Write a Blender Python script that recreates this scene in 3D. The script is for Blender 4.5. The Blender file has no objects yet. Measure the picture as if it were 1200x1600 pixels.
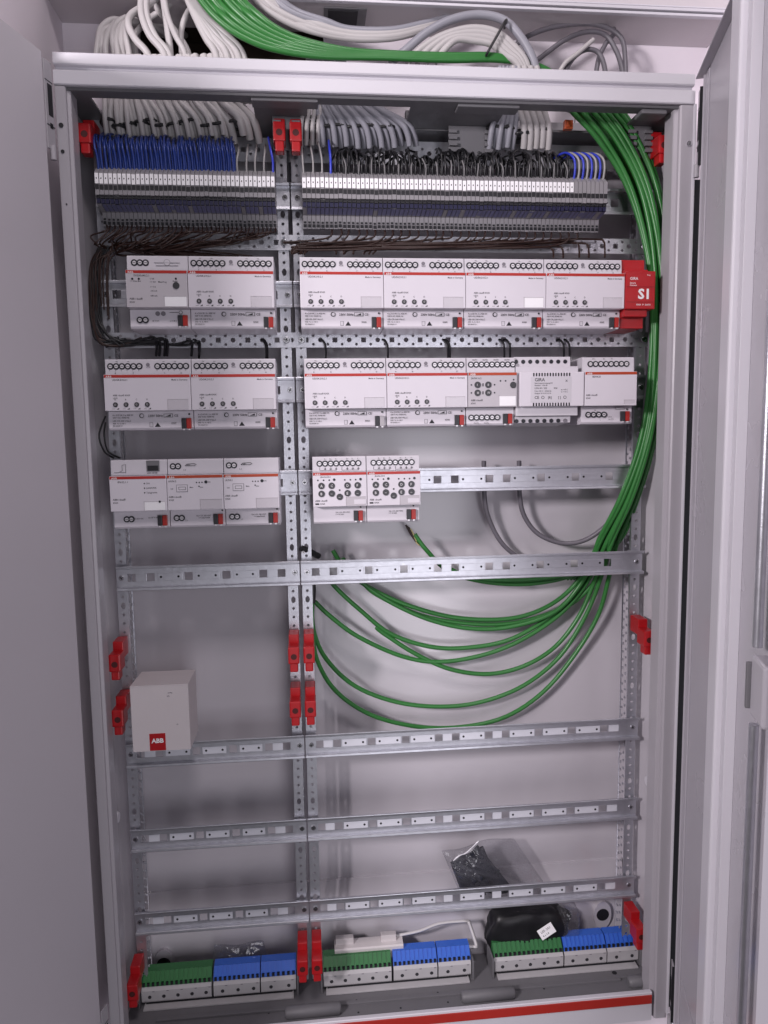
import bpy, bmesh, math, random
from mathutils import Vector, Matrix
random.seed(7)
scn = bpy.context.scene
C = bpy.context.collection

# ------------------------------------------------------------------ camera
CAM = Vector((0.2943, -0.9574, 0.8460)); YAW, PIT, ROL, FPX = 0.0976, -0.1097, -0.0138, 1144.57
FW = Vector((math.sin(YAW)*math.cos(PIT), math.cos(YAW)*math.cos(PIT), math.sin(PIT)))
_r = Vector((math.cos(YAW), -math.sin(YAW), 0)); _u = _r.cross(FW)
CR = _r*math.cos(ROL) + _u*math.sin(ROL); CU = _u*math.cos(ROL) - _r*math.sin(ROL)
cd = bpy.data.cameras.new('camera'); cam = bpy.data.objects.new('camera', cd); C.objects.link(cam)
m3 = Matrix((CR, CU, -FW)).transposed()
cam.matrix_world = Matrix.Translation(CAM) @ m3.to_4x4()
cd.sensor_fit = 'VERTICAL'; cd.sensor_height = 36; cd.lens = FPX/1600*36
cd.clip_start = 0.02; cd.clip_end = 60
scn.camera = cam
scn.render.resolution_x, scn.render.resolution_y = 768, 1024

# ------------------------------------------------------------------ light
w = bpy.data.worlds.new('World'); scn.world = w; w.use_nodes = True
bgn = w.node_tree.nodes['Background']
bgn.inputs[0].default_value = (0.86, 0.78, 0.90, 1); bgn.inputs[1].default_value = 0.028
def area(name, loc, target, size, power, col):
    l = bpy.data.lights.new(name, 'AREA'); l.shape = 'RECTANGLE'; l.size, l.size_y = size
    l.energy = power; l.color = col
    o = bpy.data.objects.new(name, l); C.objects.link(o); o.location = loc
    o.rotation_euler = (Vector(target)-Vector(loc)).to_track_quat('-Z', 'Y').to_euler()
    return o
area('unseen_fill_right', (0.83, -2.5, 0.45), (0.83, 0.0, 0.45), (0.9, 1.8), 17, (0.94, 0.92, 1.0))  # added unseen fill behind the camera, right; stands in for a bright room
area('ceiling_lamp', (0.45, -1.20, 2.40), (0.3, 0.1, 0.9), (0.4, 0.4), 13, (1.0, 0.91, 0.95))
area('room_lamp', (-1.02, -1.45, 1.30), (0.4, 0.1, 0.7), (0.26, 0.26), 36, (1.0, 0.92, 0.97))
vs = scn.view_settings
vs.view_transform = 'Standard'; vs.look = 'None'; vs.gamma = 1; vs.exposure = 0.0; vs.use_curve_mapping = False
try:
    scn.cycles.max_bounces = 6; scn.cycles.use_denoising = True
except Exception: pass

# ------------------------------------------------------------------ helpers
def ray(x, y): return FW + CR*((x-600)/FPX) + CU*((800-y)/FPX)
def px(x, y, Y):                       # the point of depth Y that a spot of the photograph (1200x1600) shows
    d = ray(x, y); return CAM + d*((Y-CAM.y)/d.y)
def pz(x, y, Z):
    d = ray(x, y); return CAM + d*((Z-CAM.z)/d.z)
def zz(x, y, Y): return px(x, y, Y).z
def xx(x, y, Y): return px(x, y, Y).x

MATS = {}
def mat(name, col, rough=0.5, metal=0.0, var=0.06, scale=30, bump=0.0, bscale=400, coat=0.0, aniso=None, rvar=0.08, spec=0.5):
    if name in MATS: return MATS[name]
    m = bpy.data.materials.new(name); m.use_nodes = True; nt = m.node_tree; N = nt.nodes; L = nt.links
    b = N['Principled BSDF']
    b.inputs['Roughness'].default_value = rough; b.inputs['Metallic'].default_value = metal
    b.inputs['Specular IOR Level'].default_value = spec
    if coat: b.inputs['Coat Weight'].default_value = coat; b.inputs['Coat Roughness'].default_value = 0.12
    tc = N.new('ShaderNodeTexCoord'); mp = N.new('ShaderNodeMapping'); L.new(tc.outputs['Object'], mp.inputs[0])
    if aniso: mp.inputs['Scale'].default_value = aniso
    n = N.new('ShaderNodeTexNoise'); n.inputs['Scale'].default_value = scale; n.inputs['Detail'].default_value = 5
    L.new(mp.outputs[0], n.inputs['Vector'])
    mx = N.new('ShaderNodeMix'); mx.data_type = 'RGBA'
    c = Vector(col[:3])
    mx.inputs[6].default_value = (*(c*(1-var)), 1); mx.inputs[7].default_value = (*[min(1, v*(1+var)) for v in c], 1)
    L.new(n.outputs[0], mx.inputs[0]); L.new(mx.outputs[2], b.inputs['Base Color'])
    mr = N.new('ShaderNodeMapRange'); mr.inputs[3].default_value = max(0.02, rough-rvar); mr.inputs[4].default_value = min(1, rough+rvar)
    n2 = N.new('ShaderNodeTexNoise'); n2.inputs['Scale'].default_value = scale*2.3; n2.inputs['Detail'].default_value = 3
    L.new(mp.outputs[0], n2.inputs['Vector']); L.new(n2.outputs[0], mr.inputs[0]); L.new(mr.outputs[0], b.inputs['Roughness'])
    if bump:
        n3 = N.new('ShaderNodeTexNoise'); n3.inputs['Scale'].default_value = bscale; n3.inputs['Detail'].default_value = 2
        L.new(tc.outputs['Object'], n3.inputs['Vector'])
        bp = N.new('ShaderNodeBump'); bp.inputs['Strength'].default_value = bump; bp.inputs['Distance'].default_value = 0.001
        L.new(n3.outputs[0], bp.inputs['Height']); L.new(bp.outputs[0], b.inputs['Normal'])
    MATS[name] = m; return m
coatw = mat('powder_coat_white', (0.66, 0.645, 0.69), 0.38, 0, 0.03, 8, 0.12, 900)
coatb = mat('powder_coat_back', (0.56, 0.535, 0.57), 0.17, 0, 0.03, 5, 0.03, 900, rvar=0.03, spec=0.7)
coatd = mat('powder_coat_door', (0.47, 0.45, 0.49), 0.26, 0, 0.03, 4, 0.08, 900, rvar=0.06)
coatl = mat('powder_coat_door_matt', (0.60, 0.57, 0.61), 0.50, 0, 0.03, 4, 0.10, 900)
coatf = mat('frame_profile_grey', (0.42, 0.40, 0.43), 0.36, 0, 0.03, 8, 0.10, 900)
plaster = mat('wall_plaster', (0.84, 0.78, 0.83), 0.85, 0, 0.04, 6, 0.25, 160)
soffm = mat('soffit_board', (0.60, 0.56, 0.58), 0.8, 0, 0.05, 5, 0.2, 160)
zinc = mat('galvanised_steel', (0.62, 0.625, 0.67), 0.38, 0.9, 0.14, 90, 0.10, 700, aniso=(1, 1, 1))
zinc_glare = mat('zinc_pad_painted_glare', (0.80, 0.81, 0.87), 0.40, 0.25, 0.06, 120)  # paler copy of the steel: light reflected by the lower pads, painted in
screwm = mat('zinc_screw', (0.80, 0.80, 0.82), 0.22, 1.0, 0.08, 300)
plast = mat('light_grey_plastic', (0.62, 0.595, 0.635), 0.42, 0, 0.025, 60, 0.05, 2500)
plast2 = mat('white_plastic_front', (0.70, 0.665, 0.715), 0.36, 0, 0.025, 40, 0.04, 2500)
plastg = mat('grey_plastic_front', (0.52, 0.49, 0.52), 0.4, 0, 0.03, 40, 0.04, 2500)
gplast = mat('grey_flange_plastic', (0.16, 0.157, 0.168), 0.5, 0, 0.07, 20, 0.1, 900)
tgrey = mat('terminal_grey', (0.27, 0.26, 0.275), 0.45, 0, 0.05, 60)
tblue = mat('terminal_blue_grey', (0.15, 0.15, 0.28), 0.45, 0, 0.06, 60)
white = mat('white_marker', (0.93, 0.92, 0.94), 0.45, 0, 0.03, 200)
cardw = mat('white_card', (0.64, 0.59, 0.60), 0.55, 0, 0.04, 30, 0.1, 500)
dark = mat('dark_opening', (0.012, 0.012, 0.016), 0.6, 0, 0.2, 60)
black = mat('black_plastic', (0.02, 0.02, 0.022), 0.4, 0, 0.2, 60)
blackw = mat('black_wire', (0.012, 0.012, 0.014), 0.35, 0, 0.2, 60)
redm = mat('red_stripe_print', (0.45, 0.030, 0.022), 0.4, 0, 0.06, 60)
orangem = mat('orange_red_print', (0.45, 0.060, 0.02), 0.4, 0, 0.06, 60)
redp = mat('red_plastic', (0.42, 0.010, 0.014), 0.33, 0, 0.10, 60, 0.05, 800)
redc = mat('red_clamp', (0.38, 0.02, 0.015), 0.4, 0, 0.1, 200)
darkc = mat('dark_grey_clamp', (0.025, 0.025, 0.03), 0.4, 0, 0.1, 200)
inkm = mat('dark_ink', (0.012, 0.011, 0.016), 0.6, 0, 0.1, 200)
inkl = mat('light_ink', (0.20, 0.185, 0.21), 0.6, 0, 0.1, 200)
whitei = mat('white_ink', (0.85, 0.83, 0.84), 0.5, 0, 0.02, 200)
knobm = mat('knob_grey', (0.045, 0.045, 0.05), 0.4, 0, 0.1, 300)
greenc = mat('green_cable', (0.035, 0.19, 0.040), 0.33, 0, 0.14, 25, 0.05, 300)
whitec = mat('white_cable', (0.50, 0.478, 0.475), 0.45, 0, 0.07, 25, 0.05, 300)
greyc = mat('grey_cable', (0.30, 0.30, 0.34), 0.42, 0, 0.08, 25, 0.05, 300)
dgreyc = mat('dark_grey_cable', (0.14, 0.13, 0.15), 0.42, 0, 0.1, 25)
bluew = mat('blue_wire', (0.018, 0.045, 0.24), 0.35, 0, 0.12, 50)
blueb = mat('bright_blue_wire', (0.03, 0.05, 0.50), 0.35, 0, 0.12, 50)
brownw = mat('brown_wire', (0.026, 0.009, 0.006), 0.45, 0, 0.15, 50)
greyw = mat('grey_wire', (0.33, 0.32, 0.32), 0.4, 0, 0.1, 50)
greent = mat('green_terminal', (0.03, 0.17, 0.05), 0.38, 0, 0.08, 60)
bluet = mat('blue_terminal', (0.035, 0.14, 0.62), 0.38, 0, 0.08, 60)
termw = mat('terminal_light_grey', (0.50, 0.49, 0.50), 0.45, 0, 0.05, 60)
orangep = mat('orange_plastic', (0.6, 0.11, 0.03), 0.4, 0, 0.1, 60)
ringm = mat('screw_collar', (0.015, 0.015, 0.022), 0.35, 0, 0.1, 60)
slotm = mat('screw_head', (0.78, 0.76, 0.78), 0.35, 0.3, 0.1, 400)
inset = mat('label_window', (0.60, 0.57, 0.61), 0.25, 0, 0.03, 100)
film = None
def make_film():
    m = bpy.data.materials.new('clear_film'); m.use_nodes = True; nt = m.node_tree; N = nt.nodes; L = nt.links
    out = N['Material Output']; N.remove(N['Principled BSDF'])
    t = N.new('ShaderNodeBsdfTransparent'); t.inputs[0].default_value = (0.96, 0.96, 0.97, 1)
    g = N.new('ShaderNodeBsdfGlossy'); g.inputs['Roughness'].default_value = 0.10
    d = N.new('ShaderNodeBsdfDiffuse'); d.inputs[0].default_value = (0.35, 0.35, 0.37, 1)
    n = N.new('ShaderNodeTexNoise'); n.inputs['Scale'].default_value = 45; n.inputs['Detail'].default_value = 3
    tc = N.new('ShaderNodeTexCoord'); L.new(tc.outputs['Object'], n.inputs['Vector'])
    bp = N.new('ShaderNodeBump'); bp.inputs['Strength'].default_value = 0.5; bp.inputs['Distance'].default_value = 0.01
    L.new(n.outputs[0], bp.inputs['Height']); L.new(bp.outputs[0], g.inputs['Normal'])
    m1 = N.new('ShaderNodeMixShader'); m1.inputs[0].default_value = 0.45; L.new(g.outputs[0], m1.inputs[1]); L.new(d.outputs[0], m1.inputs[2])
    lw = N.new('ShaderNodeLayerWeight'); lw.inputs[0].default_value = 0.25
    mr = N.new('ShaderNodeMapRange'); mr.inputs[3].default_value = 0.12; mr.inputs[4].default_value = 0.55; L.new(lw.outputs['Facing'], mr.inputs[0])
    mx = N.new('ShaderNodeMixShader'); L.new(mr.outputs[0], mx.inputs[0]); L.new(t.outputs[0], mx.inputs[1]); L.new(m1.outputs[0], mx.inputs[2])
    L.new(mx.outputs[0], out.inputs[0]); return m
film = make_film()

def tag(o, label, cat, group=None, kind=None):
    if label: o['label'] = label
    if cat: o['category'] = cat
    if group: o['group'] = group
    if kind: o['kind'] = kind
    return o
def thing(name, label, cat, loc=(0, 0, 0), group=None):
    o = bpy.data.objects.new(name, None); C.objects.link(o); o.location = loc; o.empty_display_size = 0.01
    return tag(o, label, cat, group)

def nth(i):
    i += 1; return '%d%s' % (i, 'th' if 10 <= i % 100 <= 20 else {1: 'st', 2: 'nd', 3: 'rd'}.get(i % 10, 'th'))
class MB:
    """collects faces; build() links them as one mesh object"""
    def __init__(s): s.v = []; s.f = []; s.mi = []; s.m = []; s.sm = []
    def _m(s, m):
        if m not in s.m: s.m.append(m)
        return s.m.index(m)
    def add(s, vs, fs, m, smooth=False):
        o = len(s.v); s.v += [tuple(v) for v in vs]; k = s._m(m)
        for f in fs: s.f.append([i+o for i in f]); s.mi.append(k); s.sm.append(smooth)
    def box(s, a, b, m, ch=0.0):
        (x0, y0, z0), (x1, y1, z1) = a, b
        x0, x1 = min(x0, x1), max(x0, x1); y0, y1 = min(y0, y1), max(y0, y1); z0, z1 = min(z0, z1), max(z0, z1)
        if ch <= 0:
            s.add([(x, y, z) for x in (x0, x1) for y in (y0, y1) for z in (z0, z1)],
                  [(0, 1, 3, 2), (4, 6, 7, 5), (0, 4, 5, 1), (2, 3, 7, 6), (0, 2, 6, 4), (1, 5, 7, 3)], m); return s
        bm = bmesh.new(); bmesh.ops.create_cube(bm, size=1)
        for v in bm.verts: v.co = Vector(((x0+x1)/2+v.co.x*(x1-x0), (y0+y1)/2+v.co.y*(y1-y0), (z0+z1)/2+v.co.z*(z1-z0)))
        bmesh.ops.bevel(bm, geom=bm.edges[:], offset=ch, segments=2, affect='EDGES', profile=0.6)
        s.bm(bm, m); bm.free(); return s
    def bm(s, bm, m, smooth=False):
        bm.verts.index_update(); s.add([v.co for v in bm.verts], [[v.index for v in f.verts] for f in bm.faces], m, smooth)
    def prism(s, prof, axis, t0, t1, m):
        def P(a, b, t): return {'x': (t, a, b), 'y': (a, t, b), 'z': (a, b, t)}[axis]
        n = len(prof); vs = [P(a, b, t0) for a, b in prof]+[P(a, b, t1) for a, b in prof]
        fs = [(i, (i+1) % n, (i+1) % n+n, i+n) for i in range(n)]+[list(range(n))[::-1], list(range(n, 2*n))]
        s.add(vs, fs, m); return s
    def cyl(s, c, r, h, m, n=14, axis='y', r2=None, smooth=False, rot=0):   # from c along axis by h
        r2 = r if r2 is None else r2; vs = []
        for (rr, t) in ((r, 0), (r2, h)):
            for i in range(n):
                a = 2*math.pi*i/n+rot; p, q = rr*math.cos(a), rr*math.sin(a)
                vs.append({'y': (c[0]+p, c[1]+t, c[2]+q), 'x': (c[0]+t, c[1]+p, c[2]+q), 'z': (c[0]+p, c[1]+q, c[2]+t)}[axis])
        fs = [(i, (i+1) % n, (i+1) % n+n, i+n) for i in range(n)]+[list(range(n))[::-1], list(range(n, 2*n))]
        s.add(vs, fs, m, False); return s
    def tube(s, pts, r, m, n=7, closed=False, caps=True, flat=1.0):
        pts = [Vector(p) for p in pts]; k = len(pts); T = []
        for i in range(k):
            a = pts[i-1] if (i or closed) else pts[i]; b = pts[(i+1) % k] if (i < k-1 or closed) else pts[i]
            T.append((b-a).normalized() if (b-a).length > 1e-9 else Vector((0, 0, 1)))
        up = Vector((0, 1, 0)) if abs(T[0].y) < 0.9 else Vector((1, 0, 0))
        nrm = (up-T[0]*up.dot(T[0])).normalized(); vs = []
        for i in range(k):
            nrm = nrm-T[i]*nrm.dot(T[i])
            nrm = nrm.normalized() if nrm.length > 1e-6 else T[i].orthogonal().normalized()
            bi = T[i].cross(nrm); rr = r[i] if isinstance(r, (list, tuple)) else r
            for j in range(n):
                a = 2*math.pi*j/n; vs.append(pts[i]+nrm*(rr*flat*math.cos(a))+bi*(rr*math.sin(a)))
        fs = []
        for i in range(k if closed else k-1):
            for j in range(n):
                A = i*n; B = ((i+1) % k)*n; fs.append((A+j, A+(j+1) % n, B+(j+1) % n, B+j))
        s.add(vs, fs, m, True)
        if caps and not closed: s.add(vs[:n], [list(range(n))[::-1]], m); s.add(vs[-n:], [list(range(n))], m)
        return s
    def mesh(s, me, M, m):
        s.add([M @ v.co for v in me.vertices], [list(p.vertices) for p in me.polygons], m)
    def data(s, name):
        me = bpy.data.meshes.new(name); me.from_pydata(s.v, [], s.f)
        for m in s.m: me.materials.append(m)
        me.polygons.foreach_set('material_index', s.mi); me.polygons.foreach_set('use_smooth', s.sm)
        me.update()
        bm = bmesh.new(); bm.from_mesh(me); bmesh.ops.recalc_face_normals(bm, faces=bm.faces); bm.to_mesh(me); bm.free()
        return me
    def build(s, name, parent=None, loc=None):
        return link(name, s.data(name), parent, loc)
def link(name, me, parent=None, loc=None):
    o = bpy.data.objects.new(name, me); C.objects.link(o)
    if parent is not None: o.parent = parent
    if loc is not None: o.location = loc
    return o
def keep(o, parent):           # child built in world coordinates
    o.parent = parent
    L = Vector(parent.location)
    if parent.parent is not None: L = Vector((0, 0, 0))
    o.matrix_parent_inverse = Matrix.Translation(-L); return o
def dup(root, loc, label=None, group=None):
    r = root.copy(); C.objects.link(r); r.location = loc
    if label: r['label'] = label
    if group: r['group'] = group
    for ch in list(root.children):
        c = ch.copy(); C.objects.link(c); c.parent = r
        for g in list(ch.children):
            d = g.copy(); C.objects.link(d); d.parent = c
    return r
def catmull(P, k=6, closed=False):
    P = [Vector(p) for p in P]; n = len(P); out = []
    for i in range(n if closed else n-1):
        if closed: a, b, c, d = P[i-1], P[i], P[(i+1) % n], P[(i+2) % n]
        else: a, b, c, d = P[max(i-1, 0)], P[i], P[i+1], P[min(i+2, n-1)]
        for j in range(k):
            t = j/k
            out.append(0.5*((2*b)+(c-a)*t+(2*a-5*b+4*c-d)*t*t+(3*b-a-3*c+d)*t**3))
    if not closed: out.append(P[-1])
    return out
def cable(name, label, cat, pts, r, m, group=None, n=8, k=6, closed=False):
    b = MB(); b.tube(catmull(pts, k, closed), r, m, n, closed); o = b.build(name)
    return tag(o, label, cat, group)
def cpx(L): return [px(x, y, Y) for x, y, Y in L]

def plate_mesh(outer, holes, thick):     # flat plate in local x,y with real holes, thickness along z
    cu = bpy.data.curves.new('plate', 'CURVE'); cu.dimensions = '2D'; cu.fill_mode = 'BOTH'; cu.extrude = thick/2
    for poly in [outer]+holes:
        sp = cu.splines.new('POLY'); sp.points.add(len(poly)-1)
        for p, q in zip(sp.points, poly): p.co = (q[0], q[1], 0, 1)
        sp.use_cyclic_u = True
    o = bpy.data.objects.new('plate', cu); C.objects.link(o)
    dg = bpy.context.evaluated_depsgraph_get(); me = bpy.data.meshes.new_from_object(o.evaluated_get(dg))
    bpy.data.objects.remove(o); bpy.data.curves.remove(cu); return me
def circ(x, y, r, n=10, ry=None):
    ry = ry or r; return [(x+r*math.cos(2*math.pi*i/n), y+ry*math.sin(2*math.pi*i/n)) for i in range(n)]
def rect(x, y, w, h): return [(x-w/2, y-h/2), (x+w/2, y-h/2), (x+w/2, y+h/2), (x-w/2, y+h/2)]
def quad(x0, y0, x1, y1): return [(x0, y0), (x1, y0), (x1, y1), (x0, y1)]
FRONT = Matrix.Rotation(math.pi/2, 4, 'X')          # local xy -> world xz, facing -Y
_tx = {}
def text_mesh(s, bold=0.0):
    if (s, bold) in _tx: return _tx[(s, bold)]
    cu = bpy.data.curves.new('text', 'FONT'); cu.body = s; cu.size = 1; cu.resolution_u = 2 if bold else 1; cu.offset = bold
    o = bpy.data.objects.new('text', cu); C.objects.link(o)
    dg = bpy.context.evaluated_depsgraph_get(); me = bpy.data.meshes.new_from_object(o.evaluated_get(dg))
    bpy.data.objects.remove(o); bpy.data.curves.remove(cu); _tx[(s, bold)] = me; return me
def put_text(b, s, x, z, size, y, m, sx=1.0, bold=0.0):
    b.mesh(text_mesh(s, bold), Matrix.Translation((x, y, z)) @ FRONT @ Matrix.Diagonal((size*sx, size, size, 1)), m)

# ================================================================== the place around the cabinet
YB = 0.155                      # inner face of the back panel
YW = 0.166                      # room wall
XNL, XNR, YNF = -0.0355, 0.905, -0.062        # niche sides and the plane of the room wall
ho = [xx(215, 60, YW), zz(215, 84, YW)-0.02, xx(505, 40, YW), zz(400, 14, YW)]
me = plate_mesh(quad(XNL-0.001, -0.9, XNR+0.001, 2.4), [quad(ho[0], ho[1], ho[2], ho[3])], 0.02)
b = MB(); b.mesh(me, Matrix.Translation((0, YW+0.01, 0)) @ FRONT, plaster); wl_ = tag(b.build('wall'), None, None, kind='structure')
b = MB(); b.box((ho[0]-0.03, YW+0.10, ho[1]-0.03), (ho[2]+0.03, YW+0.12, ho[3]+0.03), mat('raw_masonry', (0.10, 0.07, 0.06), 0.9, 0, 0.4, 40, 0.5, 90))
for (a_, c_, e_, f_) in ((ho[0]-0.03, ho[2]+0.03, ho[3], ho[3]+0.01), (ho[0]-0.03, ho[2]+0.03, ho[1]-0.01, ho[1]), (ho[0]-0.012, ho[0]-0.001, ho[1], ho[3]), (ho[2]+0.001, ho[2]+0.012, ho[1], ho[3])):
    b.box((a_, YW+0.0205, e_), (c_, YW+0.10, f_), MATS['raw_masonry'])
tag(b.build('wall_recess'), None, None, kind='structure')
b = MB(); b.box((-1.6, YNF, -0.9), (XNL, YW+0.02, 2.4), plaster); tag(b.build('wall'), None, None, kind='structure')
b = MB(); b.box((XNR, YNF, -0.9), (2.4, YW+0.02, 2.4), plaster); tag(b.build('wall'), None, None, kind='structure')
ZS = zz(1085, 74, YW)           # underside of the boxed-in soffit
YF = pz(860, 17, ZS).y; XS = pz(104, 15, ZS).x
b = MB()
b.box((XNL+0.0005, YF+0.003, ZS), (XNR-0.0005, YW-0.0005, 2.3), soffm)
soff = tag(b.build('soffit'), None, None, kind='structure')
b = MB()
for dz, h, o_ in ((0.000, 0.0035, 0.004), (0.0055, 0.004, 0.006), (0.0115, 0.002, 0.003)):
    b.box((XNL+0.08, YF-o_, ZS-0.001+dz), (XNR-0.0005, YF+0.003, ZS-0.001+dz+h), coatw, 0.0008)
keep(b.build('edge_trim'), soff)
# slot in the soffit's underside
c0, c1 = pz(505, 41, ZS), pz(574, 10, ZS)
b = MB()
b.box((c0.x, c0.y, ZS-0.0015), (c1.x, c1.y+0.004, ZS-0.0005), gplast, 0.0004); keep(b.build('slot_plate'), soff)
b = MB(); b.box((c0.x+0.006, c0.y-0.006, ZS-0.003), (c1.x-0.012, c1.y+0.008, ZS-0.0018), dark, 0.0005); keep(b.build('slot_opening'), soff)

# ================================================================== cabinet
cab = thing('electrical_cabinet', 'white steel distribution cabinet with both doors open', 'cabinet', (0.4, 0.0, -0.03))
def part(b, name, parent=None):
    return keep(b.build(name), parent or cab)
b = MB(); b.box((0.004, YB, -0.025), (0.796, YB+0.003, 1.298), coatb); back = part(b, 'back_panel')
zl = zz(600, 1370, 0.148)
b = MB(); b.prism([(YB, zl), (YB-0.004, zl-0.001), (YB-0.024, -0.02), (YB, -0.02)], 'x', 0.006, 0.794, coatb); part(b, 'bright_band_ledge')  # slope added to brighten this band, standing in for a reflection on the panel
b = MB(); b.box((0.0015, 0.028, -0.025), (0.004, YB+0.003, 1.298), coatb); part(b, 'side_panel')
b = MB(); b.box((0.796, 0.028, -0.025), (0.7985, YB+0.003, 1.298), coatb); part(b, 'side_panel')
# top panel with cable openings
me = plate_mesh(quad(0.004, 0.004, 0.796, YB), [quad(0.035, 0.023, 0.232, 0.088), quad(0.30, 0.023, 0.432, 0.088), quad(0.556, 0.023, 0.736, 0.088)], 0.003)
b = MB(); b.mesh(me, Matrix.Translation((0, 0, 1.2595)), gplast); part(b, 'top_panel')
for x0, x1 in ((xx(392, 152, 0.01), xx(497, 158, 0.01)), (xx(715, 168, 0.01), xx(812, 172, 0.01))):
    b = MB(); b.box((x0, 0.008, 1.2545), (x1, 0.03, 1.258), gplast, 0.0016); part(b, 'knockout_tab')
b = MB(); b.box((xx(1000, 165, .012), 0.006, 1.252), (xx(1040, 165, .012), 0.03, 1.258), gplast, 0.0025); part(b, 'knockout_tab')
# front frame
b = MB(); b.prism([(0.002, 1.3), (0.0, 1.2985), (0.0, 1.2870), (0.0012, 1.2855), (0.007, 1.2853), (0.007, 1.2800), (-0.001, 1.2788), (-0.002, 1.2775), (-0.002, 1.2630), (-0.001, 1.2618), (0.03, 1.2618), (0.03, 1.2642), (0.012, 1.2642), (0.012, 1.3)], 'x', 0.0, 0.8, coatw); part(b, 'frame_top')
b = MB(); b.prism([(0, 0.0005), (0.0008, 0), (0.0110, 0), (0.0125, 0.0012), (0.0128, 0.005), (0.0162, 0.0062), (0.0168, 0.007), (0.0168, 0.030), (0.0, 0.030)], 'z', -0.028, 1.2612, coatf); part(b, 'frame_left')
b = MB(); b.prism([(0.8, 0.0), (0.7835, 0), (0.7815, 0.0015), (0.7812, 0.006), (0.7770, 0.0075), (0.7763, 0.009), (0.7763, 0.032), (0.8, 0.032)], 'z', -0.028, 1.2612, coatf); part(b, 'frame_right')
b = MB(); b.box((0.7985, -0.006, -0.02), (0.8005, -0.0002, 1.2605), coatw, 0.0004); part(b, 'frame_lip')
b = MB(); b.prism([(0.005, 0.0160), (-0.001, 0.0165), (-0.002, 0.0155), (-0.002, -0.028), (0.005, -0.028)], 'x', 0.0168, 0.7760, coatw); part(b, 'frame_bottom')
b = MB(); b.box((0.020, -0.0034, -0.0005), (0.7755, -0.0018, 0.0128), redm, 0.0004); part(b, 'red_stripe')
# floor flange plate
b = MB(); b.box((0.0172, 0.0055, -0.012), (0.7758, 0.0325, -0.002), gplast); b.box((0.006, 0.0326, -0.012), (0.7955, YB-0.025, -0.002), gplast); flo = part(b, 'floor_plate')
for x0, x1, y0, y1 in ((0.05, 0.245, 0.046, 0.052), (0.31, 0.52, 0.046, 0.052), (0.56, 0.75, 0.046, 0.052), (0.255, 0.30, 0.040, 0.043), (0.525, 0.565, 0.050, 0.053), (0.74, 0.775, 0.05, 0.053)):
    b = MB(); b.box((x0, y0, -0.003), (x1, y1, 0.0015), gplast, 0.001); o = b.build('floor_rib'); keep(o, flo)
for x0, x1 in ((xx(445, 1575, 0.03), xx(533, 1565, 0.03)), (xx(722, 1555, 0.03), xx(806, 1545, 0.03)), (xx(984, 1535, 0.03), xx(1022, 1530, 0.03))):
    b = MB(); b.tube([(x0, 0.036, 0.004), (x0+0.003, 0.036, 0.004), (x1-0.003, 0.036, 0.004), (x1, 0.036, 0.004)], [0.006, 0.0090, 0.0090, 0.006], gplast, 16); o = b.build('rounded_grip'); keep(o, flo)
for x, y in ((557, 1563), (560, 1582), (626, 1575), (684, 1551), (700, 1566), (960, 1520), (420, 1583), (850, 1545)):
    p = pz(x, y, -0.002); b = MB(); b.cyl((p.x, p.y, -0.0025), 0.0016 if x != 960 else 0.004, 0.0007, dark, 8, 'z'); keep(b.build('floor_hole'), flo)
# screw bosses with a hole in the lower back corners
for x, y in ((258, 1500), (938, 1424)):
    p = px(x, y, YB-0.012); bo = MB()
    pts = circ(0, 0.0, 0.015, 20, 0.024)
    bo.prism([(p.x+a, p.z+c_) for a, c_ in pts], 'y', YB-0.022, YB-0.004, coatb)
    o = part(bo, 'fixing_boss')
    b = MB(); b.cyl((p.x, YB-0.0225, p.z+0.001), 0.0105, 0.0006, dark, 16); keep(b.build('fixing_hole'), o)
for x, y, sgn in ((1004, 1222, 1), (186, 1278, -1)):
    p = px(x, y, 0.06); X = 0.796 if sgn > 0 else 0.004
    b = MB(); b.cyl((X, 0.062, p.z), 0.010, -sgn*0.006, coatw, 14, 'x', 0.007); part(b, 'wall_plug')
# hinges
b = MB(); b.cyl((0.0055, -0.0012, 1.216), 0.0028, 0.0012, dark, 10); part(b, 'frame_hole')
b = MB(); b.cyl((0.0055, -0.0010, 1.186), 0.0022, 0.0010, dark, 10); part(b, 'frame_hole')
b = MB(); b.cyl((0.0065, -0.0010, 1.125), 0.0010, 0.0010, dark, 8); part(b, 'frame_hole')
b = MB(); b.cyl((0.794, -0.0016, 1.213), 0.0035, 0.0016, screwm, 10); part(b, 'frame_screw')
# doors
def local_plane(A, u, n):         # u along the door, n towards the inside
    M = Matrix(((u[0], n[0], 0, A[0]), (u[1], n[1], 0, A[1]), (0, 0, 1, 0), (0, 0, 0, 1))); return M
def dbox(M, d0, d1, n0, n1, z0, z1, m, ch=0.0):
    t = MB(); t.box((d0, n0, z0), (d1, n1, z1), m, ch); t.v = [tuple(M @ Vector(v)) for v in t.v]; return t
u = Vector((-0.0249, -0.0868, 0)).normalized(); nn = Vector((-u.y, u.x, 0))       # left door, inner normal +X
ML = local_plane((-0.0045, -0.0125), u, nn)
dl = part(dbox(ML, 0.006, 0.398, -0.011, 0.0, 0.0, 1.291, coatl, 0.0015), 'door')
dl['label'] = 'left door leaf with plain matt inner face'
u = Vector((-0.0528, -0.1632, 0)).normalized(); nn = Vector((u.y, -u.x, 0))       # right door, inner normal -X
MR = local_plane((0.8037, -0.0174), u, nn)
ZT = 1.288
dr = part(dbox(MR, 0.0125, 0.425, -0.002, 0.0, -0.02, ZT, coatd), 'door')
dr['label'] = 'right door leaf with stiffener, locking rod and glossy inner face'
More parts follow.
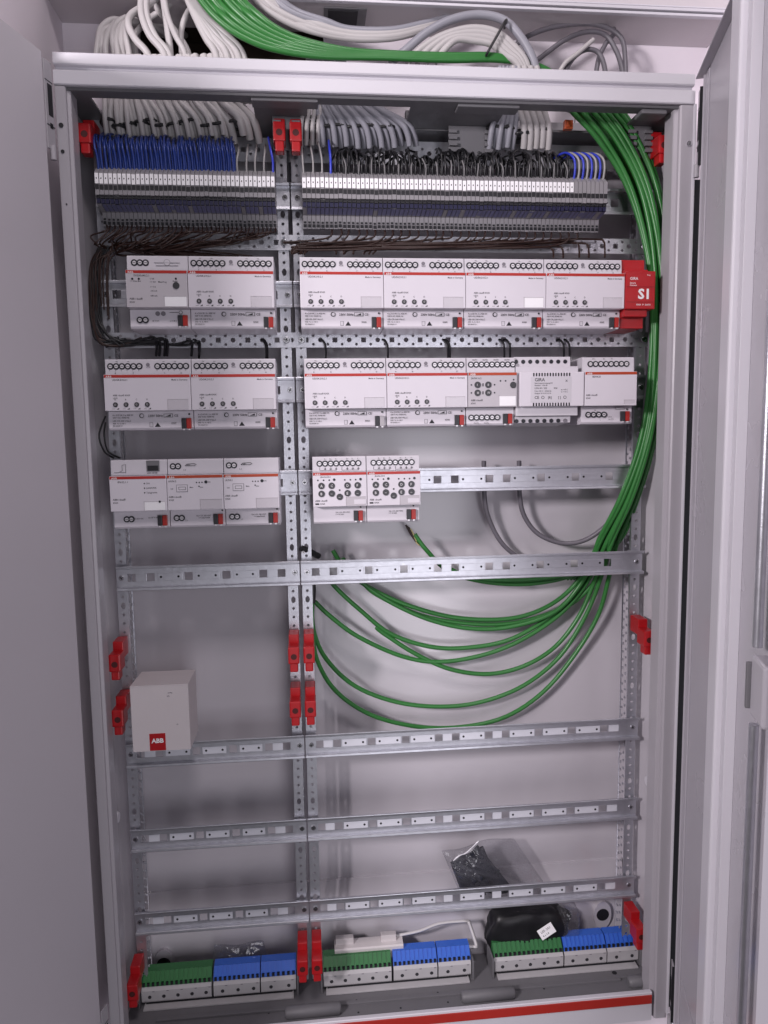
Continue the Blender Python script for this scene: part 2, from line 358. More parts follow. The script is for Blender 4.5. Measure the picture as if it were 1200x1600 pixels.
for (d0, d1, n0, n1, z0, z1, nm, mm) in (
        (0.0, 0.425, 0.0, 0.011, ZT-0.0018, ZT, 'top_flange', coatd), (0.0125, 0.425, 0.0, 0.012, -0.02, -0.018, 'bottom_flange', coatd),
        (0.0125, 0.0138, 0.0, 0.004, -0.017, ZT-0.003, 'hinge_flange', coatd), (0.423, 0.425, 0.0, 0.014, -0.017, ZT-0.003, 'lock_flange', coatd),
        (0.0145, 0.034, 0.0, 0.0018, -0.01, ZT-0.004, 'hinge_strip', coatd),
        (0.214, 0.252, 0.0, 0.017, -0.012, ZT-0.004, 'stiffener', coatw), (0.2525, 0.268, 0.0, 0.010, -0.012, ZT-0.004, 'stiffener_flange', coatw)):
    keep(dbox(MR, d0, d1, n0, n1, z0, z1, mm, 0.0006 if nm != 'stiffener' else 0.003).build(nm), dr)
for z0, z1 in ((0.02, 0.585), (0.655, 1.24)):
    t = MB(); t.tube([(0.376, 0.012, z0), (0.376, 0.012, z1)], 0.0042, zinc, 10); t.v = [tuple(MR @ Vector(v)) for v in t.v]; keep(t.build('locking_rod'), dr)
keep(dbox(MR, 0.374, 0.412, 0.0, 0.016, 0.594, 0.648, coatd, 0.003).build('latch_box'), dr)
keep(dbox(MR, 0.369, 0.3735, 0.0, 0.019, 0.598, 0.640, gplast, 0.001).build('latch_cam'), dr)
keep(dbox(MR, 0.045, 0.13, 0.0, 0.0012, 0.075, 0.082, coatd, 0.0004).build('weld_strip'), dr)

def hinge(M, door, d0, d1, n1, z0, z1):
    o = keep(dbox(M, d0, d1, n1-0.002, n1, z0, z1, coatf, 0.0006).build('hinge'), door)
    for nm, a_, c_, e_, f_, mm in (('hinge_slot', .30, .85, z1-.062, z1-.026, dark), ('hinge_hole', .40, .75, z1-.076, z1-.070, dark), ('hinge_seam', 0.02, .98, z0+.026, z0+.0275, knobm), ('hinge_seam', 0.02, .98, z1-.0235, z1-.0225, knobm)):
        dd = dbox(M, d0+(d1-d0)*(1-c_), d0+(d1-d0)*(1-a_), n1-.0005, n1+.0004, e_, f_, mm); keep(dd.build(nm), door)
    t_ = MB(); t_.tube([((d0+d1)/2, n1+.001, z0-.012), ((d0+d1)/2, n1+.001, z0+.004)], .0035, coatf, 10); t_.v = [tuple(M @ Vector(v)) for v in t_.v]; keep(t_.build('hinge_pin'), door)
b = MB(); b.box((0.8012, 0.004, -0.015), (0.8165, 0.022, 1.17), mat('painted_gap_shade', (.02, .02, .025), .6)); part(b, 'gap_shade_strip')  # added black strip, paints the shade in the gap beside the right door
hinge(ML, dl, -0.0095, 0.0055, 0.0012, 1.184, 1.284); hinge(ML, dl, -0.0095, 0.0045, 0.0012, 0.0, 0.075)
hinge(MR, dr, -0.0140, 0.0015, 0.0045, 1.180, 1.276); hinge(MR, dr, -0.0140, 0.0010, 0.0045, -0.02, 0.068)
keep(dbox(MR, 0.0022, 0.0030, 0.0, 0.0058, 1.18, 1.276, dark).build('hinge_gap'), dr); keep(dbox(MR, 0.0022, 0.0030, 0.0, 0.0058, -0.02, 0.068, dark).build('hinge_gap'), dr)
# ================================================================== mounting frames
RAILZ = [1.1630, 1.0339, 0.9048, 0.7757, 0.6466, None, 0.3884, 0.2593, 0.1302]
Z0, Z1 = 0.012, 1.258
def post_mesh(wd):
    holes = []; big = 0.0766
    k = 0; z = 0.0697-big
    while z < Z1-0.01:
        for j in range(6):
            zc = z+j*big/6
            if Z0+0.006 < zc < Z1-0.006:
                holes.append(circ(wd/2, zc, 0.0033, 10, 0.0050) if j == 0 else circ(wd/2, zc, 0.0021, 8))
        z += big
    return plate_mesh(quad(0, Z0, wd, Z1), holes, 0.0015)
pm = post_mesh(0.0145); pm.materials.append(zinc)
# mesh from plate lies in xy -> stand it up
pm.transform(FRONT)
fl_holes = []
z = Z0+0.01
while z < Z1-0.01:
    fl_holes.append(circ(0.009, z, 0.0020, 6)); fl_holes.append(circ(0.019, z+0.006, 0.0020, 6)); z += 0.01277
fm = plate_mesh(quad(0, Z0, 0.058, Z1), fl_holes, 0.0013); fm.materials.append(zinc)
fm.transform(Matrix.Rotation(math.pi/2, 4, 'Z') @ FRONT)    # side flange: runs in +Y
YP = 0.0895
fm2 = plate_mesh(quad(0, Z0, 0.026, Z1), fl_holes, 0.0013); fm2.materials.append(zinc); fm2.transform(Matrix.Rotation(math.pi/2, 4, 'Z') @ FRONT)
def mframe(name, label, posts):
    r = thing(name, label, 'mounting frame', (posts[0][0], YP, Z0))
    for x, side in posts:
        o = link('post', pm); o.location = (x, YP, 0); keep(o, r)
        f = link('post_flange', fm if .2 < x < .3 else fm2); f.location = (x+(0.0008 if side < 0 else 0.0137), YP+0.0012, 0); keep(f, r)
    return r
mfl = mframe('mounting_frame', 'narrow galvanised mounting frame with perforated posts, left bay', [(0.0175, 1), (0.2562, 1)])
mfr = mframe('mounting_frame', 'wide galvanised mounting frame with perforated posts, right bay', [(0.2766, -1), (0.7685, -1)])
def strip(label, x0, x1, zc, h, Y, group='perforated cross strips'):
    holes = []; x = 0.012; k = 0; L = x1-x0
    while x < L-0.008:
        holes.append(circ(x, 0, 0.0034, 10) if k % 2 == 0 else rect(x, 0, 0.0068, 0.0068))
        if x+0.010 < L-0.004:
            holes.append(circ(x+0.010, 0.0058, 0.0020, 8)); holes.append(circ(x+0.010, -0.0058, 0.0020, 8))
        x += 0.020; k += 1
    me = plate_mesh(quad(0, -h/2, L, h/2), holes, 0.0015); me.transform(FRONT); me.materials.append(zinc)
    t = thing('cross_strip', label, 'perforated strip', (x0, Y, zc), group)
    o = link('strip_plate', me, t)
    for sx in (0.2638-x0, 0.2845-x0, L-0.008):
        screw('strip_screw', t, (sx, -0.001, 0), 0.0048)
    return t
def _screw_mesh(r):
    b = MB(); b.cyl((0, 0, 0), r, -0.0014, screwm, 16, r2=r*0.86)
    b.box((-r*0.55, -0.0016, -r*0.13), (r*0.55, -0.0013, r*0.13), dark); b.box((-r*0.13, -0.00165, -r*0.55), (r*0.13, -0.0013, r*0.55), dark)
    return b.data('screw')
_sm = {}
def screw(name, parent, loc, r):
    if r not in _sm: _sm[r] = _screw_mesh(r)
    o = link(name, _sm[r], parent, loc); o.rotation_euler = (0, random.uniform(0, 3), 0); return o
strip('perforated steel strip running just below the grey terminal row', 0.022, 0.785, zz(700, 382, 0.0865), 0.0205, 0.0865)
strip('perforated steel strip between the two upper rows of devices', 0.019, 0.788, zz(700, 531, 0.0865), 0.0205, 0.0865)
strip('perforated steel strip behind the cable ends at the cabinet top', 0.019, 0.788, 1.236, 0.032, 0.118)
# support combs under the top panel
def comb(x, Y, wl, label):
    t = thing('cable_comb', label, 'bracket', (x, Y, 1.2578), 'grey stepped brackets under the top panel')
    b = MB(); b.box((-wl/2, 0, -0.042), (wl/2, 0.003, 0), gplast, 0.0006); b.build('bracket_plate', t)
    for s_ in (-1, 1):
        for k in range(4):
            b = MB(); b.box((s_*wl/2, 0.0035, -0.006-k*0.0085), (s_*(wl/2-0.011), -0.004-0.001*k, -0.0105-k*0.0085), gplast, 0.0005); b.build('step', t)
    for dx in (-wl*0.22, wl*0.2): screw('bracket_screw', t, (dx, -0.0005, -0.036), 0.0035)
    return t
comb(xx(447, 175, 0.06), 0.06, 0.036, 'grey stepped bracket above the central pair of red clips')
comb(xx(735, 195, 0.075), 0.075, 0.060, 'grey stepped bracket between the grey cable groups')
comb(xx(1000, 185, 0.06), 0.06, 0.034, 'grey stepped bracket in the upper right corner')
t = thing('ribbed_duct', 'grey ribbed plastic piece right of the slanted grey cables', 'bracket', (xx(690, 185, 0.09), 0.09, zz(690, 190, 0.09)))
b = MB(); b.box((-0.05, 0, -0.012), (0.03, 0.01, 0.014), gplast, 0.001); b.build('duct_body', t)
for k in range(5):
    b = MB(); b.box((-0.034+k*0.0125, -0.003, -0.010), (-0.0255+k*0.0125, -0.0002, 0.008), gplast, 0.0006); b.build('rib', t)

# ------------------------------------------------------------------ DIN rails
LS = [206, 235.5, 295, 354, 411.5, 440]; LP = [(212, 229.5, 0), (246, 285, 1), (305, 343, 1), (364.5, 401, 1), (417.5, 434, 0)]
RS = [493, 521, 576, 631, 684, 711, 764, 791, 844, 897, 949]; RP = [(499, 514, 0), (529, 568, 1), (583.5, 623, 1), (639, 677, 1), (690.5, 705, 0), (718, 757, 1), (770.5, 785, 0), (798, 837, 1), (851, 890, 1), (904, 942, 1), (956, 972, 0)]
YR = 0.085
def pxX(L, y0, y1, xa, xb): return [xx(x, y0+(y1-y0)*(x-xa)/(xb-xa), YR) for x in L]
LSX = pxX(LS, 905, 893, 190, 460); LPX = [tuple(pxX([a, c_], 905, 893, 190, 460))+(k,) for a, c_, k in LP]
RSX = pxX(RS, 892, 878, 475, 985); RPX = [tuple(pxX([a, c_], 892, 878, 475, 985))+(k,) for a, c_, k in RP]
def rail_mesh(x0, x1, sq):
    me = plate_mesh(quad(0, -0.0135, x1-x0, 0.0135), [rect(x-x0, 0, 0.0112, 0.0112) for x in sq], 0.0016)
    b = MB(); b.mesh(me, FRONT, zinc)
    L = x1-x0
    for s_ in (-1, 1):
        b.prism([(0.0005, s_*0.0134), (-0.0066, s_*0.0134), (-0.0075, s_*0.0140), (-0.0078, s_*0.0168), (-0.0075, s_*0.0175), (-0.0064, s_*0.0175), (-0.0064, s_*0.0148), (0.0005, s_*0.0146)], 'x', 0, L, zinc)
    return b.data('rail_profile')
RML = rail_mesh(0.020, 0.2735, LSX); RMR = rail_mesh(0.2755, 0.7845, RSX)
def pad_mesh(wd, dots, mm):
    b = MB(); b.box((-wd/2, -0.0005, -0.0052), (wd/2, 0, 0.0052), mm, 0.0003)
    for s_ in ((-1, 1) if dots else ()):
        b.cyl((s_*(wd/2-0.0052), -0.0008, 0), 0.0017, 0.0002, dark, 8)
    return b.data('pad')
_pad = {}
def rail(label, left, z):
    x0, x1, me, P = (0.020, 0.2735, RML, LPX) if left else (0.2755, 0.7845, RMR, RPX)
    t = thing('din_rail', label, 'rail', (x0, YR, z), 'galvanised mounting rails')
    link('rail_profile', me, t)
    for a, c_, k in P:
        low = z < 0.5; key = (round(c_-a, 4), k, low)  # lower rails get the pads with the painted reflection
        if key not in _pad: _pad[key] = pad_mesh(c_-a, k, zinc_glare if low else zinc)
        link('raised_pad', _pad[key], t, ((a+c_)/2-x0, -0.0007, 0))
    for sx in ((0.0055, x1-x0-0.0065) if left else (0.0085, x1-x0-0.0085)): screw('rail_screw', t, (sx, -0.0008, 0), 0.0040)
    return t
where = ['carrying the grey terminal row', 'behind the topmost row of devices', 'behind the second row of devices', 'behind the third row of devices',
         'empty, right below the third row of devices', None, None, 'empty, second from the bottom', 'lowest, just above the bottom terminals']
for k, z in enumerate(RAILZ):
    if z is None: continue
    wl = where[k] or 'with the white box standing on it'; wr = where[k] or 'third from the bottom, under the green cable loops'
    rail('short left rail '+wl, True, z); rail('long right rail '+wr, False, z)

# ================================================================== terminals
def pitchx(xa, xb, y, Y, n):
    a, c_ = xx(xa, y, Y), xx(xb, y, Y); return a, (c_-a)/n
def T(y, Y): return zz(700, y, Y)
prof = [(0.085, T(270, .06)), (0.050, T(273, .05)), (0.040, T(278, .04)), (0.037, T(280, .037)), (0.037, T(313, .037)), (0.041, T(315, .041)), (0.044, T(328, .044)),
        (0.062, T(338, .062)), (0.066, T(340, .066)), (0.067, T(360, .067)), (0.085, T(362, .085))]
zbase = RAILZ[0]
def terminal_proto(pw):
    wd = pw*0.90; out = {}
    b = MB(); b.prism([(y-YR, z-zbase) for y, z in prof], 'x', 0, wd, tgrey); out['terminal_body'] = b.data('terminal_body')
    b = MB(); b.box((wd*0.06, 0.0362-YR, T(281.5, .037)-zbase), (wd*0.94, 0.0371-YR, T(297, .037)-zbase), white, 0.0002)
    b.box((wd*0.36, 0.0360-YR, T(290.2, .037)-zbase), (wd*0.60, 0.0363-YR, T(288, .037)-zbase), inkm); out['marker'] = b.data('marker')
    b = MB()
    b.box((wd*0.06, 0.0364-YR, T(298.6, .037)-zbase), (wd*0.94, 0.0371-YR, T(305.8, .037)-zbase), dark)
    b.box((wd*0.06, 0.0390-YR, T(315.5, .041)-zbase), (wd*0.94, 0.0425-YR, T(319.8, .042)-zbase), dark)
    b.box((wd*0.06, 0.0398-YR, T(320.4, .042)-zbase), (wd*0.94, 0.0435-YR, T(327.5, .043)-zbase), mat('deep_blue_opening', (0.006, 0.006, 0.04), 0.5))
    b.box((wd*0.2, 0.0660-YR, T(349, .066)-zbase), (wd*0.8, 0.0668-YR, T(352, .066)-zbase), dark)
    b.box((wd*0.14, 0.0660-YR, T(353.2, .066)-zbase), (wd*0.86, 0.0670-YR, T(358, .066)-zbase), dark); out['wire_openings'] = b.data('wire_openings')
    b = MB(); b.prism([(0.0436-YR, T(328.3, .044)-zbase), (0.0616-YR, T(338, .062)-zbase), (0.0622-YR, T(338.2, .0622)-zbase), (0.046-YR, T(329.5, .046)-zbase)], 'x', wd*0.02, wd*0.98, tblue); out['blue_band'] = b.data('blue_band')
    return out
def terminal_row(xa, xb, y, n, lab, labplain, grp, nomark):
    a, pw = pitchx(xa, xb, y, 0.037, n); D = terminal_proto(pw); xs = []
    for i in range(n):
        mk = i < n-nomark
        t = thing('terminal_block', (lab if mk else labplain) % nth(i), 'terminal block', (a+i*pw, YR, zbase), grp)
        for nm, me in D.items():
            if nm == 'marker' and not mk: continue
            oo = link(nm, me, t)
            if nm == 'wire_openings': oo['kind'] = 'stuff'
        if i % 4 == 0:
            for c in t.children: c.location.z = random.uniform(-0.0006, 0.0006)
        xs.append(a+i*pw+pw*0.45)
    return xs, pw
xsL, pwL = terminal_row(148, 430, 285, 40, 'slim grey terminal block with white marker, %s from the left in the shorter row', '', 'terminal blocks of the left row', 0)
xsR, pwR = terminal_row(472, 950, 288, 70, 'slim grey terminal block with white marker, %s from the left in the longer row', 'slim grey terminal block without marker, %s from the left in the longer row', 'terminal blocks of the right row', 8)

# ---- wires into the terminals
def R_(a): return random.uniform(-a, a)
zt = T(275, .047)
for i, x in enumerate(xsL):
    if i < 31:
        for q in range(2):
            dx = -0.004+R_(0.002)+q*0.0028
            cable('blue_wire', 'thin dark blue wire entering the %s terminal block of the shorter row, %s one' % (nth(i), ('front', 'rear')[q]), 'wire',
                  [(x+R_(.0006)+q*.0022, .049+q*.004, zt-0.006), (x+R_(.0006)+q*.0024, .044+q*.005, zt+0.012), (x+dx*.3+q*.0022, .043+q*.006, zt+0.026), (x+dx*.7, .052, zt+0.040+R_(.003)), (x+dx, .072, zt+0.049+R_(.004))],
                  0.00155, bluew, 'blue wires of the left terminal row', 6, 5)
    elif i % 2 == 1 and i < 39:
        cable('grey_wire', 'thin pale grey wire between white cable and left terminal row', 'wire',
              [(x, .049, zt-0.006), (x+R_(.001), .045, zt+0.012), (x+0.002, .05, zt+0.028), (x+0.001+R_(.003), .070, zt+0.042)], 0.0013, greyw, 'grey wires of the left terminal row', 6, 5)
    elif i == 39:
        cable('blue_wire', 'single bright blue wire beside the red clip pair at the top', 'wire', [(x, .049, zt-0.006), (x+.0005, .046, zt+0.014), (x-.003, .05, zt+0.034), (x-0.005, .06, zt+0.048)], 0.0016, blueb, None, 6, 5)
for i, x in enumerate(xsR):
    if i >= 62:
        cable('blue_wire', ('blue' if i % 2 == 0 else 'grey')+' wire arching into the last terminals, %s from the left of eight' % nth(i-62), 'wire',
              [(x, .049, zt-0.006), (x+.0005, .043, zt+0.012), (x-.002, .044, zt+0.026), (x-.010, .055, zt+0.036), (x-.020, .07, zt+0.034)], 0.0016, blueb if i % 2 == 0 else greyw, 'blue wires at the right end of the terminals', 6, 5)
    elif i == 6:
        cable('blue_wire', 'single bright blue wire near the left end of the long terminal row', 'wire', [(x, .049, zt-0.006), (x, .045, zt+0.016), (x-.001, .052, zt+0.036), (x-.001, .066, zt+0.048)], 0.0018, blueb, None, 6, 5)
    elif i < 6:
        if i % 2 == 0: cable('grey_wire', 'pale grey wire below the four thin white cables', 'wire', [(x, .049, zt-0.006), (x+R_(.001), .046, zt+0.014), (x-.002, .055, zt+0.036), (x-.004, .072, zt+0.050)], 0.0013, greyw, 'grey wires below the thin white cables', 6, 5)
    else:
        h = 0.030+R_(.007)
        cable('black_wire', 'thin black wire above the %s terminal block of the longer row, front one' % nth(i), 'wire',
              [(x, .050, zt-0.006), (x+R_(.0012), .044, zt+0.010), (x+R_(.003), .047+R_(.003), zt+h*.8), (x+R_(.008), .062, zt+h+.004), (x+R_(.012), .082, zt+h+R_(.006))], 0.0014, blackw, 'black wires above the long terminal row', 6, 5)
        cable('black_wire', 'thin black wire above the %s terminal block of the longer row, rear one' % nth(i), 'wire',
              [(x+.002, .060, zt-0.004), (x+.002+R_(.001), .055, zt+0.012), (x+.001+R_(.003), .057+R_(.004), zt+h*.7), (x+R_(.006), .068, zt+h*1.1), (x+R_(.012), .085, zt+h*1.2)], 0.0014, blackw, 'black wires above the long terminal row', 6, 4)
        if i % 3 == 0:
            cable('grey_wire', 'short grey wire end above the %s terminal block of the longer row' % nth(i), 'wire',
                  [(x+.001, .047, zt-0.006), (x+.001+R_(.0015), .042, zt+0.008), (x+R_(.003), .045, zt+0.017+R_(.004))], 0.0010, mat('dim_grey_wire', (.18, .175, .18), .5), 'grey wire ends among the black wires', 6, 5)

# ---- cables coming down through the top panel
def tie(name_label, c, wd, dp, group='black cable ties at the top', tilt=0.0, r=0.0020):
    n = 14; P = []
    for i in range(n):
        a = 2*math.pi*i/n; ca, sa = math.cos(a), math.sin(a)
        P.append((c.x+wd/2*(abs(ca)**.6)*(1 if ca > 0 else -1), c.y+dp/2*(abs(sa)**.6)*(1 if sa > 0 else -1), c.z+tilt*ca+R_(.0004)))
    b = MB(); b.tube(catmull(P, 2, True), r, black, 6, True)
    b.box((c.x+wd*0.1, c.y-dp/2-0.003, c.z-0.0018), (c.x+wd*0.1+0.004, c.y-dp/2, c.z+0.0018), black)
    tag(b.build('cable_tie'), name_label, 'cable tie', group)
def drop_cable(name, label, grp, xb, yb, Yb, xt, r, m, yt=152, Yt=0.06, flat=1):
    top = px(xt, yt, Yt); bot = px(xb, yb, Yb); mid = bot.lerp(top, 0.5)+Vector((0.25*(bot.x-top.x), -0.004, 0))
    up = top+Vector((-(bot.x-top.x)*0.5, 0.006, 0.05))
    return cable(name, label, 'cable', [bot, bot.lerp(mid, .5)+Vector((0.06*(bot.x-top.x), -.001, 0)), mid, top, up], r, m, grp, 9, 4)
n = 36
for i in range(n):
    xb = 170+i*6.0+R_(2.2); lean = 3+min(i, 26)*1.3+R_(6)
    if i > 31: xb += (i-31)*6; lean = 42
    drop_cable('white_cable', 'white sheathed cable above the left terminal row, %s from the left' % nth(i), 'white cables above the left terminals', xb, 217+R_(7), .073+(i % 3)*.008, xb-lean, 0.0034 if i < 32 else 0.0052, whitec, 148)
    if i % 3 == 0:
        c = px(xb+3-lean*.35, 193+(i % 4)*3, .078); tie('black cable tie around white cables above the left terminals', c, .0165, .026, 'black cable ties on the white left cables', R_(.0015))
for i in range(4):
    xb = 470+i*9; drop_cable('white_cable', 'thin white cable right of the top red clips, %s from the left of four' % nth(i), 'thin white cables beside the top red clips', xb, 228+R_(2), .07, xb+8-i*1.0, 0.0030, whitec, 152)
tie('black cable tie on the four thin white cables', px(482, 186, .069), .026, .012, None)
gx = [505, 515, 524, 533, 542, 551, 560, 569, 578, 587, 597, 607, 617, 627, 640, 650]
for i, xb in enumerate(gx):
    lean = 14+(xb-505)*0.42+R_(3)
    drop_cable('grey_cable', 'slanting grey cable above the long terminal row, %s from the left' % nth(i), 'slanting grey cables at the top', xb, 230+R_(3), .074+(i % 2)*.008, xb-lean, 0.0040, greyc, 156)
    if i % 3 == 1: tie('black cable tie around slanting grey cables', px(xb-lean*.4, 200+(i % 2)*2, .074), .024, .022, 'black cable ties on the slanting grey cables', R_(.002))
for i in range(6):
    xb = 764+i*7.2; drop_cable('grey_cable', 'upright grey cable at the top, %s from the left of six' % nth(i), 'upright grey cables at the top', xb, 232+R_(2), .074+(i % 2)*.006, xb+14-i, 0.0038, greyc, 163)
for i in range(5):
    xb = 818+i*9.6; drop_cable('white_cable', 'upright white cable left of the green bundle, %s from the left of five' % nth(i), 'upright white cables at the top', xb, 233+R_(2), .074, xb-9, 0.0043, whitec, 163)
tie('black cable tie around the upright grey cables', px(783, 203, .074), .038, .022, None, -.001)
tie('black cable tie around upright white cables, lower one', px(815, 212, .074), .022, .020, None)
tie('black cable tie around upright white cables, upper one', px(842, 207, .074), .030, .020, None)
b = MB(); c = px(889, 194, .07); b.box((c.x-.006, c.y, c.z-.006), (c.x+.006, c.y+.008, c.z+.006), orangep, .001); b.box((c.x-.004, c.y-.002, c.z-.004), (c.x+.001, c.y, c.z+.004), orangep, .0005)
tag(b.build('wire_connector'), 'small orange wire connector under the green bundle', 'connector')
cable('bare_wire', 'thin bent pale wire above the orange connector', 'wire', cpx([(868, 165, .06), (880, 172, .062), (897, 180, .065), (898, 192, .068)]), .0007, greyw)

# ---- brown wires below the terminals
zbt = T(360, .07)
for i in range(0, 40):
    x = xsL[i]; y2 = 372+R_(10); tx = 160+R_(14)
    cable('brown_wire', 'thin brown wire leaving the bottom of the %s terminal block, shorter row' % nth(i), 'wire',
          [(x, .070, zbt+.004), (x+R_(.002), .062, zbt-.008), tuple(px(150+i*7-8, y2, .060+R_(.01))), tuple(px(150+i*5+R_(10), 384+R_(8), .066+R_(.012))), tuple(px(max(165, 150+i*3.2)+R_(10), 390+R_(9), .072))] +
          ([tuple(px(tx, 405+R_(5), .070)), tuple(px(tx-2, 440, .074)), tuple(px(tx, 480+R_(20), .078))] if i < 9 else [tuple(px(190+i*5+R_(10), 400, .074))]),
          0.0011, brownw, 'brown wires below the left terminals', 5, 4)
for i in range(6, 66, 2):
    x = xsR[i]; xe = 480+R_(10) if i < 30 else 475+i*6.2
    yb = 383+R_(6)
    P = [(x, .070, zbt+.004), (x+R_(.002), .066, zbt-.010), tuple(px(472+i*6.7-18, yb-4, .070)), tuple(px(472+i*6.7-70, yb, .068+R_(.006))), tuple(px(max(470, 472+i*6.7-200+R_(40)), yb+2, .070+R_(.006)))]
    xe = max(470, 472+i*6.7-290+R_(60)); P += [tuple(px(xe, 386+R_(5), .072)), tuple(px(xe-14, 397, .066))]
    cable('brown_wire', 'thin brown wire leaving the bottom of the %s terminal block, longer row' % nth(i), 'wire', P, 0.0013, brownw, 'brown wires along the upper cross strip', 5, 4)
for (xs_, xe, yy) in ((770, 945, 374), (780, 920, 380), (800, 905, 378), (760, 880, 385), (740, 865, 387)):
    cable('brown_wire', 'thin brown wire bending down into the rightmost upper devices', 'wire', cpx([(xs_-120, 390, .07), (xs_, 386, .07), ((xs_+xe)/2, yy+1, .072), (xe-14, yy, .074), (xe-2, yy+3, .072), (xe, yy+14, .066), (xe, 402, .06)]), .0014, brownw, 'brown wires bending into the rightmost upper devices', 6, 5)
# dark harness down the left edge
for i in range(16):
    x0 = 152+R_(9)
    cable('black_wire', 'dark wire of the harness running down the left edge', 'wire',
          cpx([(x0+12, 385, .07), (x0+R_(4), 410, .075), (x0-4+R_(6), 450, .08), (x0+R_(5), 490, .078), (x0+8+R_(6), 525+R_(8), .075), (x0+30+R_(14), 535+R_(7), .078), (200+R_(30), 534+R_(9), .08)]), .0016, blackw if i % 3 else brownw, 'dark wires along the left edge', 6, 5)
for i in range(6):
    xe = (245, 258, 262, 250, 300, 312)[i]
    cable('black_wire', 'black wire lying over the lower cross strip on the left', 'wire', cpx([(165, 532+i*2, .078), (200, 536+R_(4), .079), (xe-30, 532+i*1.5, .079), (xe-6, 527+i*1.5, .078), (xe, 535, .077), (xe-1, 556, .066)]), .0018, blackw, 'black wires over the lower cross strip', 6, 5)
for i, xa in enumerate((309, 414, 416, 507, 604, 698, 701, 786, 795, 879, 888)):
    cable('black_wire', 'short black wire hooking into the second device row, %s from the left' % nth(i), 'wire', cpx([(xa-9, 532, .090), (xa-4, 531, .083), (xa+1, 538, .079), (xa+2, 548, .076), (xa+2, 562, .066)]), .0016, blackw, 'short black wires between strip and second row', 6, 5)
for k, (xa, ya) in enumerate(((170, 690), (176, 672))):
    cable('black_wire', 'thin black wire loop below the left device of the second row' if k == 0 else 'thin black wire behind the loop below the second row', 'wire', cpx([(165, 650+k*10, .08), (155+k*8, 680, .075), (163+k*6, 705, .08), (178+k*10, 716, .085)]), .0013, blackw, None, 6, 6)

# ================================================================== devices on the rails
YN, YU, YL = 0.014-YR, 0.0255-YR, 0.0285-YR
ZTOP, ZST, ZNB, ZBOT = 0.0380, 0.0174, -0.0283, -0.0530
def _dev_screw():
    b = MB(); b.cyl((0, 0, 0), 0.0042, -0.0010, ringm, 16, r2=0.0041)
    b.cyl((0, -0.0009, 0), 0.0024, -0.0004, slotm, 12)
    b.box((-.0017, -.00142, -.00032), (.0017, -.00125, .00032), dark)
    return b.data('terminal_screw')
DS = _dev_screw()
def _clamp(right=redc):
    b = MB(); b.box((-.0062, -.0050, -.0068), (-.0002, 0, .0068), darkc, .0006); b.box((.0002, -.0052, -.0068), (.0062, 0, .0068), right, .0006)
    for s_ in (-1, 1): b.box((s_*.0035-.0013, -.0045, -.0086), (s_*.0035+.0013, -.001, -.0069), slotm)
    return b.data('bus_clamp')
CLAMP = _clamp(); CLAMPG = _clamp(mat('pale_clamp', (0.42, 0.40, 0.42), 0.4))
def _knob():
    b = MB(); b.cyl((0, 0, 0), .0032, -.0012, knobm, 14, r2=.0029); b.cyl((0, -.0011, 0), .0014, -.0006, mat('knob_centre', (0.30, 0.29, 0.30), .4), 10)
    b.box((-.0011, -.00185, -.0002), (.0011, -.00165, .0002), dark); return b.data('control_knob')
KNOB = _knob()
def _button():
    b = MB(); b.cyl((0, 0, 0), .0044, -.0010, knobm, 18, r2=.0042); return b.data('push_button')
BUTTON = _button()
def text_part(parent, items, y, m=None, name='printed_text'):
    b = MB()
    for s_, x, z, size in items: put_text(b, s_, x, z, size, y, m or inkm, 1.0, .012)
    o = b.build(name, parent); o['kind'] = 'stuff'; return o
def shell(t, wd, front=None, stripe=None, ups=True, gap=0.0004):
    fm_ = front or plast2; g = gap
    b = MB(); b.prism([(0, ZTOP-.002), (YU+.004, ZTOP), (YU+.0006, ZTOP-.0006), (YU, ZTOP-.002), (YU-.0012, ZST+.0004), (0.0, ZST+.0004)], 'x', g, wd-g, plast); b.build('upper_terminal_cover', t)
    b = MB(); b.prism([(0, ZNB-.0004), (YL+.0004, ZNB-.0004), (YL-.0006, ZBOT+.003), (YL+.001, ZBOT+.0006), (YL+.003, ZBOT), (YL+.020, ZBOT-.0005), (0, ZBOT-.0005)], 'x', g, wd-g, plast2); b.build('lower_terminal_cover', t)
    b = MB(); b.box((g*.5, YN, ZNB), (wd-g*.5, 0.0, ZST), fm_, .0007); n_ = b.build('front_nose', t)
    if stripe: 
        b = MB(); b.box((g+.0003, YN-.0004, ZST-.0040), (wd-g-.0003, YN+.0002, ZST-.0004), stripe, .0002); b.build('red_band', n_)
        bb = MB(); put_text(bb, 'ABB', .0028, ZST-.0042, .0042, YN-.00055, whitei); bb.build('maker_lettering', n_)
    return n_
def lab_window(t, x0, x1, z0, z1, m=None):
    b = MB(); b.box((x0, YN-.0003, z0), (x1, YN+.001, z1), m or inset, .0003)
    b.box((x0-.0006, YN-.0001, z0-.0006), (x0, YN-.0006, z1+.0006), plastg); b.box((x0-.0006, YN-.0001, z1), (x1, YN-.0006, z1+.0006), plastg)
    b.build('label_window', t)
def clamp(t, x, z=-.0455, me=None): link('bus_clamp', me or CLAMP, t, (x, YL+.0005, z))
def screws(t, xs, z, y): 
    for x in xs: link('terminal_screw', DS, t, (x, y, z))
def dot(t, x, z, y, r=.0011, name='indicator_lamp'):
    b = MB(); b.cyl((x, y, z), r, -.0004, ringm, 10); b.build(name, t)
ZSC = 0.0285; YSU = YU-.0004
